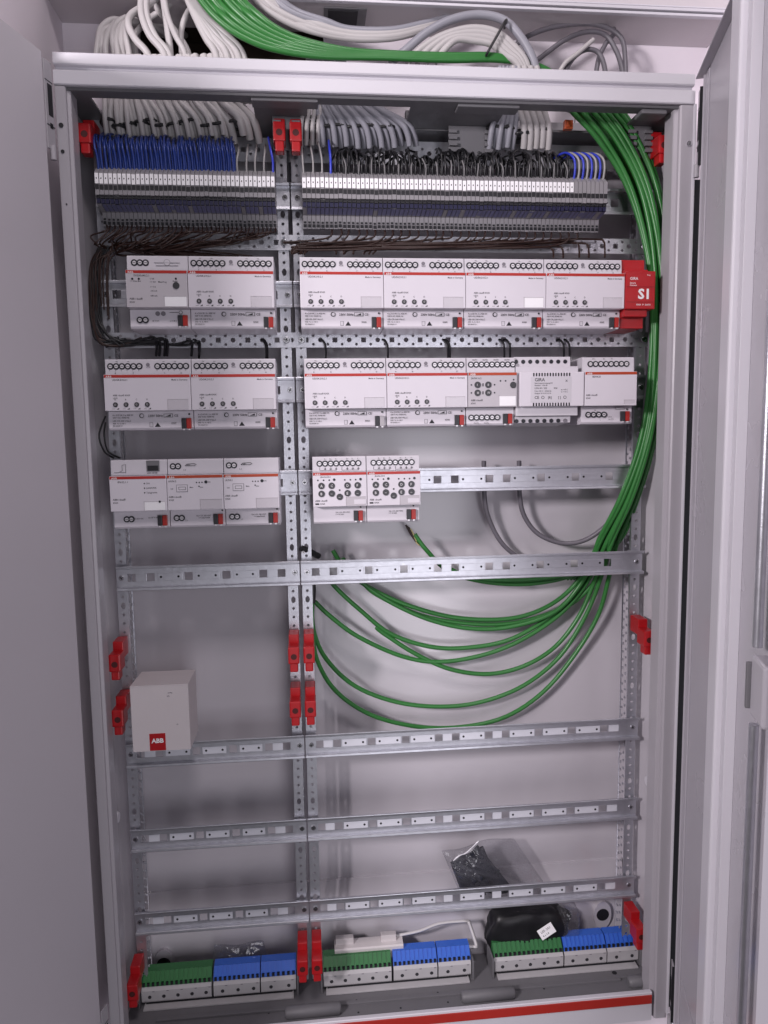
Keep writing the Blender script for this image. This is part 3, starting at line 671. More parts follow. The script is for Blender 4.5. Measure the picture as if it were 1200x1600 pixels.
def dimmer(label, X, row, stripe=redm, clampmesh=None, win=None, proto=[]):
    if proto:
        t = dup(proto[0], (X, YR, RAILZ[row]), label)
        for c in t.children:
            if c.name.startswith('bus_clamp') and clampmesh: c.data = clampmesh
        return t
    t = thing('dimmer_module', label, 'dimmer', (X, YR, RAILZ[row]), 'six-unit dimmer modules on the rails'); W = .108
    n_ = shell(t, W, None, stripe)
    screws(t, [.0068+.0072*i for i in range(6)]+[.0655+.0072*i for i in range(6)], ZSC, YSU)
    text_part(t, [('L', .0055+.0072*i, .0225, .0026) for i in range(6)]+[('L', .0645+.0072*i, .0225, .0026) for i in range(6)]+[('+N', .0135, .0335, .0022), ('+N', .0279, .0335, .0022), ('+N', .0720, .0335, .0022), ('+N', .0864, .0335, .0022), ('A', .012, .0190, .0024), ('B', .0345, .0190, .0024), ('C', .0735, .0190, .0024), ('D', .0945, .0190, .0024)], YU-.0022)
    text_part(t, [('VDE', .0510, .0262, .0030)], YU-.0012, inkl)
    b = MB(); b.cyl((.0535, YU-.0002, .0305), .0024, -.0006, inkl, 12); b.build('approval_mark', t)
    text_part(t, [('UD/S4.210.2.1', .0105, .0095, .0033), ('Made in Germany', .084, .0095, .0028), ('ABB i-bus\u00ae KNX', .0105, -.0098, .0030), ('UD/S', .0105, -.0133, .0026)]+[(c_, .0122+.0132*i, -.0150, .0027) for i, c_ in enumerate('ABCD')], YN-.00015)
    for i in range(4):
        link('control_knob', KNOB, t, (.0132+.0132*i, YN, -.0205))
        b = MB(); x = .0135+.0132*i; b.prism([(x+.0008, -.0266), (x+.0040, -.0266), (x+.0040, -.0246)], 'y', YN-.0002, YN, inkm); b.build('level_mark', t)
    text_part(t, [('\u2014', .0088+.0132*i, -.0268, .0036) for i in range(4)], YN-.00015)
    lab_window(t, .0785, .1045, -.0272, -.0145)
    text_part(t, [('4 x 210 W, 2 x 420 W', .0055, -.0345, .0028), ('230 V AC 50/60 Hz', .0055, -.0376, .0026), ('LED CFL 230 V R,L,C', .0055, -.0418, .0026), ('IP20  Ta -5..+45 C', .0055, -.0450, .0022), ('EN 60669-2-1', .0055, -.0480, .0022)], YL-.0014)
    text_part(t, [('230V', .0500, -.0362, .0042), ('50Hz', .0600, -.0362, .0042), ('CE', .0835, -.0362, .0042), ('KNX', .0795, -.0455, .0030)], YL-.0014)
    b = MB(); b.cyl((.0420, YL-.0008, -.0345), .0030, -.0005, inkm, 14); b.cyl((.0424, YL-.0013, -.0345), .0021, -.0003, plast, 12); b.build('approval_mark', t)
    b = MB(); b.box((.0700, YL-.0012, -.0368), (.0815, YL-.0008, -.0322), inkm); b.box((.0705, YL-.0014, -.0363), (.0810, YL-.0011, -.0327), plast); b.prism([(.072, -.0358), (.079, -.0358), (.079, -.0332)], 'y', YL-.0016, YL-.0013, inkm); b.build('circuit_symbol', t)
    b = MB(); b.box((.0515, YL-.0008, -.0490), (.0560, YL-.0003, -.0432), inkl); b.box((.0520, YL-.0010, -.0485), (.0555, YL-.0006, -.0437), plast); b.prism([(.0580, -.0490), (.0655, -.0490), (.06175, -.0435)], 'y', YL-.0008, YL-.0003, inkm); b.build('warning_symbol', t)
    dot(t, .1025, -.0330, YL-.0010, .0013, 'programming_button')
    clamp(t, .0990, -.0450)
    proto.append(t)
    if clampmesh: pass
    return t
# X of the device edges read at the nose plane
def XN(x, y): return xx(x, y, 0.014)
r1L = XN(292.5, 424); r1R = XN(468, 425); r2L = XN(161, 584); r2R = XN(475, 583); r3L = XN(170, 745); r3R = XN(488, 737)
dimmer('pale grey dimmer module with red band, right one of the upper left pair', r1L, 1)
for i, nm in enumerate(('leftmost of the four in the upper right row', 'second of the four in the upper right row', 'third in the upper right row, whitest window', 'in the upper right row, touching the red module')):
    t = dimmer('pale grey dimmer module with red band, '+nm, r1R+i*.1082, 1)
    if i == 2:
        for c in t.children:
            if c.name.startswith('label_window'):
                c.data = c.data.copy(); c.data.materials[0] = white
dimmer('pale grey dimmer module in the second row, against the left cabinet side', r2L, 2)
dimmer('pale grey dimmer module in the second row, just left of the central posts', r2L+.1082, 2)
dimmer('pale grey dimmer module with pale bus clamp, second row, right of the posts', r2R, 2, clampmesh=CLAMPG)
dimmer('pale grey dimmer module in the second row, left of the button module', r2R+.1082, 2)

# power supply with grey nose (upper left)
W = r1L-XN(195, 420)-.0002
t = thing('bus_power_supply', 'grey-fronted bus power supply at the left end of the top device row', 'power supply', (r1L-W-.0002, YR, RAILZ[1]))
shell(t, W, plastg, redm)
screws(t, [.0095, .0165, .0235], ZSC, YSU); screws(t, [.0125, .0195], -.0420, YL-.0010)
b = MB(); b.box((.034, YU-.0014, .0285), (.066, YU-.0004, .0288), inkl); b.box((.036, YU-.0018, .0250), (.064, YU-.0006, .0252), inkl); b.cyl((.050, YU-.0006, .0290), .0040, -.0006, inkl, 14); b.cyl((.050, YU-.0011, .0290), .0036, -.0003, plast, 14); b.build('wiring_symbol', t)
text_part(t, [('SV/S30.640.3.1', .010, .0095, .0033), ('ABB i-bus\u00ae', .004, -.0190, .0034), ('KNX', .004, -.0230, .0030), ('I > Imax', .0055, .0030, .0026), ('Bus', .0150, .0030, .0026), ('U ok', .0300, .0060, .0026), ('I > 0.8', .0300, .0020, .0026), ('I = 0.6', .0300, -.0040, .0026), ('100 mA', .0300, -.0090, .0026), ('640 mA', .0300, -.0150, .0026), ('Reset', .0580, .0030, .0026), ('Prog', .0455, .0020, .0026), ('Mess', .0400, .0020, .0026)], YN-.00015)
for x, z in ((.0085, .0065), (.0165, .0065)): dot(t, x, z, YN, .0014)
dot(t, .0620, .0070, YN, .0013); b = MB(); b.cyl((.0620, YN, -.0015), .0042, -.0012, knobm, 18); b.build('push_button', t)
lab_window(t, .0470, W-.002, -.0270, -.0150, white)
b = MB(); b.tube([(.0500, YL-.0012, -.0325), (.064, YL-.0012, -.0325)], .0003, inkm, 5); b.cyl((.0640, YL-.0008, -.0325), .0024, -.0004, inkm, 14); b.cyl((.0640, YL-.0012, -.0325), .0018, -.0003, plast, 14)
b.cyl((.0350, YL-.0008, -.0340), .0030, -.0003, inkl, 14); b.cyl((.0420, YL-.0008, -.0340), .0030, -.0003, inkl, 14); b.build('wiring_symbol', t)
text_part(t, [('30 V DC', .028, -.0440, .0024), ('U = 30 V', .050, -.0440, .0024)], YL-.0014)
clamp(t, .0665, -.0430)

# row 2: small module with round buttons
X0 = r2R+.2166; W = XN(808, 582)-X0
t = thing('switch_actuator', 'grey-fronted module with four round buttons in the second row', 'actuator', (X0, YR, RAILZ[2])); 
shell(t, W, plastg, orangem)
screws(t, [.0062+.0072*i for i in range(9)], ZSC, YSU); screws(t, [.0072+.0072*i for i in range(6)], -.0420, YL-.0010)
text_part(t, [('OUT1', .008, .0338, .0026), ('OUT2', .022, .0338, .0026), ('OUT3', .037, .0338, .0026), ('OUT4', .052, .0338, .0026), ('OUT5', .010, -.0505, .0026), ('OUT6', .024, -.0505, .0026)], YU-.0012)
text_part(t, [('SA/S4.16.2', .004, .0085, .0033), ('ABB i-bus\u00ae', .004, -.0205, .0034), ('KNX', .004, -.0245, .0030)], YN-.00015)
for i, (x, z, s_) in enumerate(((.0130, .0010, 'I'), (.0275, .0010, 'II'), (.0130, -.0095, 'III'), (.0275, -.0095, 'IV'))):
    o = link('push_button', BUTTON, t, (x, YN, z)); b = MB(); put_text(b, s_, x-.0012, z-.0014, .0040, YN-.0012, whitei); b.build('button_lettering', t)
for z in (.0010, -.0095):
    b = MB(); b.box((.0195, YN-.0003, z-.0020), (.0210, YN, z+.0020), inkm); b.build('level_mark', t)
o = link('push_button', BUTTON, t, (.0615, YN, .0005)); 
for x, z in ((.0045, .001), (.0045, -.0095), (.036, .001), (.036, -.0095), (.044, .006), (.051, .006), (.062, .0075)): dot(t, x, z, YN, .0011)
lab_window(t, .0425, W-.0015, -.0270, -.0140, white)
clamp(t, W-.0095, -.0440)
# row 2: low-voltage power supply with vents
X0 += W+.0002; W = XN(914, 580)-X0-.0006
t = thing('led_power_supply', 'light grey vented power supply with printed label in the second row', 'power supply', (X0, YR, RAILZ[2]))
b = MB(); b.prism([(0, ZTOP+.001), (YU+.006, ZTOP+.001), (YU+.005, ZST+.0085), (0, ZST+.0085)], 'x', .0005, W-.014, plast); b.build('upper_terminal_cover', t)
b = MB(); b.prism([(0, ZNB-.013), (YL-.001, ZNB-.013), (YL, ZBOT+.003), (0, ZBOT-.002)], 'x', .0005, W-.014, plast); b.build('lower_terminal_cover', t)
b = MB(); b.box((.0005, YU-.004, ZNB-.0125), (W-.006, 0, ZST+.008), plast, .0008); b.build('housing', t)
b = MB(); b.box((.003, YN-.001, ZNB), (W-.0005, YU-.003, ZST), plast2, .0012); b.build('front_nose', t)
for i in range(14):
    for z in (ZST-.0035, ZNB+.0025):
        b = MB(); x = .0215+i*.0038; b.box((x, YN-.0016, z-.0022), (x+.0016, YN-.0009, z+.0022), dark); b.build('vent_slot', t)
lab = MB(); lab.box((.0180, YN-.0013, ZNB+.0055), (.0745, YN-.0009, ZST-.0065), plast); lab.build('type_label', t)
text_part(t, [('GIRA', .0235, .0050, .0062)], YN-.00145)
text_part(t, [('Spannungsversorgung DC', .0235, .0018, .0024), ('Bestellnr. 1296 00', .0235, -.0012, .0024), ('LDN-30 / 320', .0235, -.0052, .0030), ('Prim: 230 V ~ 50/60 Hz', .0235, -.0088, .0024), ('Output: 24 V DC 0,3 A', .0235, -.0118, .0024), ('IP20', .0500, -.0052, .0028), ('ta = 45 C', .0600, -.0070, .0024), ('tc = 75 C', .0600, -.0100, .0024), ('CE', .0235, -.0182, .0052), ('[R]', .0420, -.0180, .0042), ('[ ]', .0560, -.0180, .0042), ('X', .066, .0040, .0042)], YN-.00145, inkm)
b = MB(); b.cyl((.0350, YN-.0012, -.0165), .0021, -.0004, inkm, 14); b.cyl((.0350, YN-.0015, -.0165), .0015, -.0003, plast, 12); b.cyl((.0655, YN-.0012, -.0165), .0021, -.0004, inkm, 14); b.cyl((.0655, YN-.0015, -.0165), .0015, -.0003, plast, 12); b.build('approval_mark', t)
for i in range(8):
    b = MB(); b.cyl((.0030+i*.0098, YU+.0055, .0325), .0028, -.0008, ringm if i % 4 else knobm, 12); b.build('clamp_hole', t)
    b = MB(); b.cyl((.0030+i*.0098, YL-.0004, -.0475), .0028, -.0008, ringm if i < 7 else inkl, 12); b.build('clamp_hole', t)
# row 2: last module
X0 = XN(914, 580); W = XN(996, 577)-X0
t = thing('input_module', 'plain pale module at the right end of the second row', 'module', (X0, YR, RAILZ[2]))
shell(t, W, None, orangem)
screws(t, [.0115+.0073*i for i in range(8)], ZSC, YSU); screws(t, [.0105+.0075*i for i in range(4)], -.0400, YL-.0010)
text_part(t, [('BE/S4.20', .0105, .0095, .0033), ('ABB i-bus\u00ae', .002, -.0150, .0034), ('KNX', .002, -.0190, .0030)], YN-.00015)
text_part(t, [('IP 1', .014, .0345, .0026), ('A1', .029, .0345, .0026), ('T1', .040, .0345, .0026), ('N', .018, -.0350, .0026), ('L', .026, -.0480, .0026), ('230 V', .038, -.0440, .0022), ('max 2 A', .038, -.0470, .0022)], YU-.0014)
lab_window(t, .0560, W-.003, -.0255, -.0210)
b = MB(); b.box((.0490, YL-.0014, -.0330), (.0620, YL-.0008, -.0300), inkl); b.box((.0494, YL-.0016, -.0326), (.0616, YL-.0013, -.0304), plast); b.build('printed_frame', t)
dot(t, .0660, -.0330, YL-.0010, .0012, 'programming_button')
clamp(t, W-.0110, -.0425)
# red module S1
X0 = r1R+.4332; W = XN(1022, 432)-X0+.0012
t = thing('remote_access_module', 'bright red two-unit module lettered S1', 'module', (X0, YR, RAILZ[1]))
b = MB(); b.box((.0003, YU+.004, ZST-.001), (W-.008, 0, ZTOP+.0005), redp, .0008); b.build('upper_cover', t)
b = MB(); b.box((.0003, YU+.004, ZBOT+.0005), (W-.008, 0, ZNB+.004), redp, .0008); b.build('lower_cover', t)
b = MB(); b.box((.0006, YN+.004, ZNB-.010), (W-.0080, -.001, ZST+.006), redp, .0010); b.build('housing', t)
b = MB(); b.box((.0000, YN-.002, ZNB-.001), (W, -.010, ZST+.003), redp, .0012); n_ = b.build('front_nose', t)
for z in (ZST-.018, ZNB+.008):
    b = MB(); b.box((.0008, YN-.0024, z), (W-.0008, YN-.0018, z+.0006), mat('dark_red', (.22, .006, .008), .4)); b.build('seam', t)
b = MB(); put_text(b, 'S1', W-.0240, ZST-.0330, .0180, YN-.0023, whitei, 1.05, .035); b.build('model_lettering', t)
text_part(t, [('GIRA', .0055, ZST-.0085, .0050), ('Secure', .0055, ZST-.0135, .0030), ('Connect', .0055, ZST-.0165, .0028), ('KNX  IP  DATA', .0150, ZST-.0420, .0030), ('Prog', W-.012, ZST-.003, .0024)], YN-.0023, whitei)
# row 3 left
for i in range(3):
    X = r3L+i*.0722; W = .072
    t = thing(('bus_interface', 'line_coupler', 'line_coupler')[i], ('plain bus interface with socket on top, leftmost of the third row', 'line coupler with box symbol, middle of the left trio in the third row', 'line coupler with box symbol, right of the left trio in the third row')[i], 'module', (X, YR, RAILZ[3]))
    shell(t, W, None, redm if i == 0 else orangem)
    if i == 0:
        b = MB(); b.box((.0455, YU-.0020, .0225), (.0620, YU+.001, ZTOP-.0015), gplast); b.build('port_frame', t)
        b = MB(); b.box((.0470, YU-.0026, .0235), (.0605, YU-.0018, ZTOP-.0080), dark); b.build('port_opening', t)
        b = MB(); b.tube([(.004, YU-.0012, .0215), (.010, YU-.0012, .0215), (.0145, YU-.0012, .0240), (.0145, YU-.0012, .0310), (.019, YU-.0012, .0325), (.019, YU-.0012, .0215), (.012, YU-.0012, .0215)], .0003, inkm, 5); b.build('wiring_symbol', t)
        text_part(t, [('LAN 10/100', .046, .0195, .0026), ], YU-.0016)
        text_part(t, [('IPR/S3.1.1', .0105, .0085, .0033), ('ON', .0460, .0065, .0030), ('LAN/LINK', .0460, .0005, .0030), ('Telegramm', .0460, -.0055, .0030), ('ABB i-bus\u00ae', .0035, -.0140, .0034), ('KNX', .0035, -.0180, .0030)], YN-.00015)
        for z in (.0075, .0015, -.0045): dot(t, .0440, z, YN, .0009)
        screws(t, [.0165, .0225], -.0400, YL-.0010); text_part(t, [('12-30 V DC', .026, -.0405, .0024), ('Un 30 V DC', .044, -.0395, .0026)], YL-.0014)
        lab_window(t, .0430, .0690, -.0275, -.0165, white); dot(t, .0625, -.0165, YN-.0004, .0015, 'programming_button')
    else:
        screws(t, [.0070, .0135], ZSC, YSU); screws(t, [.0085, .0150], -.0400, YL-.0010)
        b = MB(); b.tube([(.0225, YU-.0010, .0290), (.035, YU-.0010, .0290), (.037, YU-.0010, .0305), (.0345, YU-.0010, .0318), (.025, YU-.0010, .0312), (.0225, YU-.0010, .0290)], .0003, inkm, 5); b.build('wiring_symbol', t)
        text_part(t, [('Line', .025, .0295, .0024), ('1.1', .020, .0225, .0030)], YU-.0014)
        text_part(t, [('LK/S4.2', .0020, .0085, .0033), ('ABB i-bus\u00ae', .0020, -.0120, .0034), ('KNX', .0020, -.0160, .0030), ('Sub', .0045, -.0010, .0024), ('Main', .0290, .0005, .0024), ('ON', .0520, .0070, .0024), ('Line', .0420, .0005, .0024)], YN-.00015)
        b = MB(); b.box((.0120, YN-.0005, -.0045), (.0265, YN, .0050), inkl); b.box((.0126, YN-.0007, -.0039), (.0259, YN-.0003, .0044), plast2); b.box((.0150, YN-.0008, -.0018), (.0240, YN-.0006, .0022), inkm); b.box((.0155, YN-.0010, -.0013), (.0235, YN-.0007, .0017), plast2); b.build('circuit_symbol', t)
        for x, z in ((.0380, .0075), (.0415, .0075), (.0450, .0075), (.0410, .0025)): dot(t, x, z, YN, .0009)
        dot(t, .0500, .0080, YN, .0021, 'programming_button')
        text_part(t, [('Un = 21..30 V DC', .034, -.0385, .0026), ('I = max 8 mA', .037, -.0412, .0026), ('1.1', .0195, -.0445, .0026)], YL-.0014)
        lab_window(t, .0420, .0700, -.0275, -.0150); dot(t, .0680, -.0310, YL-.001, .0012)
    clamp(t, .0625, -.0425)
# row 3 right: two button modules
def blind(label, X):
    t = thing('blind_actuator', label, 'actuator', (X, YR, RAILZ[3]), 'eight-screw actuators with lettered buttons'); W = .072
    shell(t, W, None, redm)
    screws(t, [.0098+.0074*i for i in range(8)], ZSC, YSU)
    b = MB()
    for i in range(8): b.box((.0096+.0074*i, YU-.0016, .0195), (.0099+.0074*i, YU-.0008, .0235), inkm)
    for x0, x1 in ((.0098, .0320), (.0394, .0616)): b.box((x0, YU-.0016, .0192), (x1, YU-.0008, .0195), inkm)
    b.build('wiring_symbol', t)
    text_part(t, [('A', .0158, .0338, .0024), ('B', .0232, .0338, .0024), ('C', .0306, .0338, .0024), ('D', .0454, .0338, .0024), ('E', .0528, .0338, .0024), ('F', .0602, .0338, .0024)]+[('6A', .0155+.0074*i, .0205, .0026) for i in (0, 1, 2, 4, 5, 6)], YU-.0019)
    for x, z, s_ in ((.0115, -.0005, 'A'), (.0250, -.0005, 'C'), (.0460, -.0005, 'D'), (.0595, -.0005, 'F'), (.0115, -.0110, 'B'), (.0250, -.0108, '\u2013'), (.0460, -.0108, 'E'), (.0595, -.0108, '\u2013'), (.0355, -.0155, '\u2013')):
        link('push_button', BUTTON, t, (x, YN, z)); b = MB(); put_text(b, s_, x-.0016, z-.0018, .0050, YN-.0012, whitei); b.build('button_lettering', t)
    for x in (.0070, .0145, .0220, .0425, .0500, .0570): dot(t, x, .0070, YN, .0011)
    dot(t, .0285, .0075, YN, .0018, 'programming_button'); dot(t, .0635, .0075, YN, .0018, 'programming_button'); dot(t, .0355, -.0065, YN, .0012)
    text_part(t, [('JRA/S6.230.2', .0105, .0103, .0026), ('ABB i-bus\u00ae', .0030, -.0215, .0034), ('KNX', .0095, -.0255, .0030)], YN-.00015)
    b = MB(); b.box((.0030, YN-.0004, -.0255), (.0080, YN, -.0235), inkm); b.build('printed_bar', t)
    lab_window(t, .0440, .0700, -.0275, -.0160, plastg)
    b = MB(); b.box((.0545, YN-.0006, -.0255), (.0705, YN-.0003, -.0195), plast2, .0001); b.build('label_slip', t)
    dot(t, .0640, -.0310, YL-.001, .0013); text_part(t, [('Un = 21..30 V DC', .0300, -.0385, .0026), ('I < 12 mA', .0300, -.0412, .0026)], YL-.0014)
    clamp(t, .0605, -.0425); return t
bl = blind('actuator with lettered round buttons, nearer the central posts', r3R)
dup(bl, (r3R+.0722, YR, RAILZ[3]), 'actuator with lettered round buttons, right one of the pair')

# ================================================================== red clips on the posts
def clip_proto():
    hw = .0078
    D = {}
    b = MB(); b.box((-hw*.92, -.030, -.010), (hw*.92, -.002, .014), redp, .0015); D['clip_base'] = b.data('clip_base')
    b = MB(); b.box((-hw, -.052, -.022), (hw, -.0265, .002), redp, .002); D['clip_head'] = b.data('clip_head')
    b = MB(); b.box((-hw*.72, -.0505, -.034), (hw*.72, -.034, -.0205), redp, .0018); D['clip_tongue'] = b.data('clip_tongue')
    b = MB(); b.cyl((0, -.0522, -.0115), .0042, .0006, mat('dark_red_hole', (.06, .004, .004), .6), 14); D['clip_hole'] = b.data('clip_hole')
    return D
CL = clip_proto()
def clip(label, x, z, Y=0.0875, flip=False):
    t = thing('red_clip', label, 'clip', (x, Y, z), 'red plastic clips on the posts')
    for nm, me in CL.items(): link(nm, me, t)
    return t
XPL, XC1, XC2, XPR = .0248, .2634, .2845, .7758
clip('red plastic clip at the top, left of the central pair', XC1, 1.240); clip('red plastic clip at the top, right of the central pair', XC2, 1.240)
clip('red plastic clip in the dark upper left corner', XPL-.003, 1.232); clip('red plastic clip in the upper right corner', XPR+.002, 1.236)
zc1, zc2 = zz(470, 1000, .035)+.0, zz(470, 1080, .035)+.0
z1 = 0.549; z2 = 0.4715
clip('red plastic clip, upper left of the central four', XC1, z1); clip('red plastic clip, upper right of the central four', XC2, z1)
clip('red plastic clip, lower left of the central four', XC1, z2); clip('red plastic clip, lower right of the central four', XC2, z2)
clip('red plastic clip on the left post above the white box', XPL-.002, z1); clip('red plastic clip on the left post beside the white box', XPL-.002, z2)
clip('red plastic clip halfway up the right post', XPR, .551)
clip('red plastic clip at the bottom, left of the central pair', XC1, .082); clip('red plastic clip at the bottom, right of the central pair', XC2, .082)
clip('red plastic clip in the lower left corner', XPL-.003, .066); clip('red plastic clip in the lower right corner', XPR, .088)
# second stage of the taller bottom clips
# ================================================================== white box on the rail
YBX = .015
x0, x1 = xx(205, 1120, YBX), xx(296, 1120, YBX); zb, ztp = zz(250, 1173, YBX), zz(250, 1071, YBX)
bx = thing('white_box', 'white box with red corner mark hooked on the rail', 'box', ((x0+x1)/2, .04, zb))
b = MB(); b.prism([(x0, YBX+.0004), (x0+.0004, YBX), (x1-.0004, YBX), (x1, YBX+.0004), (x1+.0005, .0765), (x0+.002, .0765)], 'z', zb, ztp, cardw); bo = part(b, 'carton', bx)
b = MB(); b.box((x0+.001, YBX-.0004, ztp-.0008), (x1-.0005, .050, ztp+.0006), cardw, .0003); part(b, 'lid_flap', bx)
ra = xx(234, 1160, YBX); rb = xx(259, 1160, YBX); rz = zz(246, 1146, YBX)
b = MB(); b.box((ra, YBX-.0008, zb+.0008), (rb, YBX+.0003, rz), redp, .0002); part(b, 'red_mark', bx)
b = MB(); put_text(b, 'ABB', ra+.0030, rz-.0125, .0082, YBX-.0012, whitei, 1.05, .04); part(b, 'maker_lettering', bx)
for x, y, l in ((262, 1083, .006), (261, 1088, .003), (276, 1132, .002)):
    p = px(x, y, YBX-.0003); b = MB(); b.tube([(p.x, p.y, p.z), (p.x+l*.6, p.y, p.z+.0008), (p.x+l, p.y, p.z-.0004)], .0004, inkl, 5); part(b, 'scuff_mark', bx)

# ================================================================== green and grey cables
inner = [(886, 150, .062), (892, 172, .060), (932, 215, .058), (974, 280, .058), (1000, 350, .056), (1016, 430, .054), (1019, 520, .056), (1012, 620, .060), (997, 700, .066), (968, 780, .080), (935, 845, .105)]
outer = [(966, 150, .062), (972, 172, .060), (1000, 215, .056), (1026, 280, .052), (1039, 350, .050), (1042, 430, .048), (1039, 520, .050), (1033, 620, .054), (1020, 700, .060), (996, 780, .075), (968, 845, .100)]
loops = [
    [(905, 905, .128), (860, 945, .132), (800, 966, .134), (720, 966, .134), (650, 950, .130), (590, 925, .126), (545, 895, .122), (520, 860, .120)],
    [(912, 905, .124), (868, 955, .130), (800, 979, .132), (735, 982, .132), (670, 968, .128), (605, 938, .124), (560, 905, .12), (535, 872, .118)],
    [(915, 905, .134), (870, 955, .136), (800, 998, .136), (730, 1012, .136), (670, 1010, .134), (610, 990, .130), (565, 955, .124), (522, 915, .118), (500, 880, .112)],
    [(920, 905, .130), (880, 955, .134), (820, 997, .136), (760, 1022, .136), (690, 1034, .134), (630, 1026, .130), (560, 995, .122), (515, 962, .116), (492, 940, .112)],
    [(930, 905, .126), (905, 962, .132), (868, 1010, .136), (820, 1040, .137), (765, 1053, .137), (705, 1046, .135), (650, 1022, .132), (600, 990, .128), (588, 980, .126)],
    [(938, 905, .122), (915, 962, .130), (875, 1025, .136), (820, 1070, .138), (755, 1096, .138), (690, 1104, .138), (620, 1097, .134), (555, 1072, .128), (510, 1030, .118), (490, 985, .110), (488, 940, .106)],
    [(952, 900, .122), (935, 960, .130), (900, 1020, .136), (850, 1080, .138), (790, 1120, .139), (720, 1136, .139), (650, 1135, .136), (580, 1117, .130), (525, 1080, .120), (495, 1030, .110), (487, 980, .104)],
    [(925, 880, .116), (895, 898, .124), (860, 908, .128), (810, 913, .128), (750, 908, .124), (700, 892, .118), (665, 858, .112), (648, 835, .110)],
    [(935, 878, .112), (900, 893, .120), (860, 903, .124), (800, 907, .124), (740, 903, .122), (705, 890, .12), (690, 880, .122)],
    [(945, 885, .130), (915, 925, .136), (880, 950, .138), (810, 972, .138), (740, 975, .138), (660, 962, .134), (590, 930, .130), (565, 908, .128)]]
desc = ['green bus cable, top one of the large loops', 'green bus cable, second of the large loops', 'green bus cable ending near the black sleeve, third loop', 'green bus cable, thin loop crossing the third one', 'green bus cable ending free in the middle of the loops',
        'green bus cable, second lowest long loop', 'green bus cable, lowest long loop', 'green bus cable with stripped brown end below the button modules', 'green bus cable peeking out just below the empty rail', 'green bus cable hidden behind the upper loop']
for i, lp in enumerate(loops):
    f = [0.05, .15, .25, .38, .5, .68, .95, .0, .82, .58][i]; j = R_(3)
    path = [(a[0]*(1-f)+c_[0]*f+j*math.sin(q*.9+i), a[1]*(1-f)+c_[1]*f, (a[2]*(1-f)+c_[2]*f)+(-.006 if i % 2 else .006)*math.sin(min(1, q/3)*math.pi/2)) for q, (a, c_) in enumerate(zip(inner, outer))]
    cable('green_cable', desc[i], 'cable', [px(914+52*f, 120, .066)]+cpx(path)+cpx(lp), .0034, greenc, 'green bus cables', 10, 6)
for i in range(5):
    f = [.12, .33, .62, .88, 1.0][i]
    path = [(a[0]*(1-f)+c_[0]*f, a[1]*(1-f)+c_[1]*f, (a[2]*(1-f)+c_[2]*f)+.010+.004*(i % 2)) for a, c_ in zip(inner, outer)]
    cable('green_cable', 'green bus cable at the back of the bundle on the right side', 'cable', [px(914+52*f, 120, .07)]+cpx(path)+cpx([(930-i*3, 880, .128), (905-i*5, 905, .134)]), .0034, greenc, 'rear green cables of the bundle', 10, 6)
for k in range(4):
    a = [(634+k*2.2, 820+k*2, .111), (641+k*1.3, 833, .110), (650, 846, .1095), (656, 852, .110)]
    cable('stripped_wire', 'brown stripped wire end of the short green cable', 'wire', cpx(a), .0016, brownw if k < 3 else mat('yellow_wire', (.5, .45, .2), .4), 'stripped wire ends', 6, 5)
cable('grey_cable', 'dark grey cable hanging behind the third rail, left of the two', 'cable', cpx([(756, 720, .125), (757, 775, .128), (762, 805, .130), (778, 840, .132), (800, 864, .132), (840, 890, .13)]), .0036, dgreyc, None, 10, 6)
cable('grey_cable', 'dark grey cable curving from behind the third rail into the green bundle', 'cable', cpx([(811, 720, .125), (812, 775, .128), (820, 808, .128), (842, 835, .126), (880, 849, .122), (918, 842, .112), (955, 812, .096), (985, 760, .078), (1000, 700, .064), (1012, 600, .062), (1018, 480, .064), (1012, 380, .066), (985, 280, .068), (960, 190, .07), (950, 140, .07)]), .0036, dgreyc, None, 10, 6)
for s_, lab in (((470, 856), (496, 869)), 'black heat-shrink sleeve beside the central post, upper one'), (((489, 915), (487, 938)), 'black heat-shrink sleeve below the empty rail, lower one'):
    P = [px(s_[0][0], s_[0][1], .088), px((s_[0][0]+s_[1][0])/2, (s_[0][1]+s_[1][1])/2-1, .095), px(s_[1][0]+2, s_[1][1], .108)]
    if 'lower' in lab: P = [px(488, 905, .108), px(489, 922, .107), px(488, 942, .106)]
    cable('black_sleeve', lab, 'sleeve', P, .0046, black, None, 10, 6)
b = MB(); p = px(474, 863, .0865); b.tube([(p.x+.0016*math.cos(a*.7), p.y, p.z+.0016*math.sin(a*.7)) for a in range(9)], .0005, whitei, 6, True); tag(b.build('white_ring'), 'tiny white ring at the end of the black sleeve', 'ring')

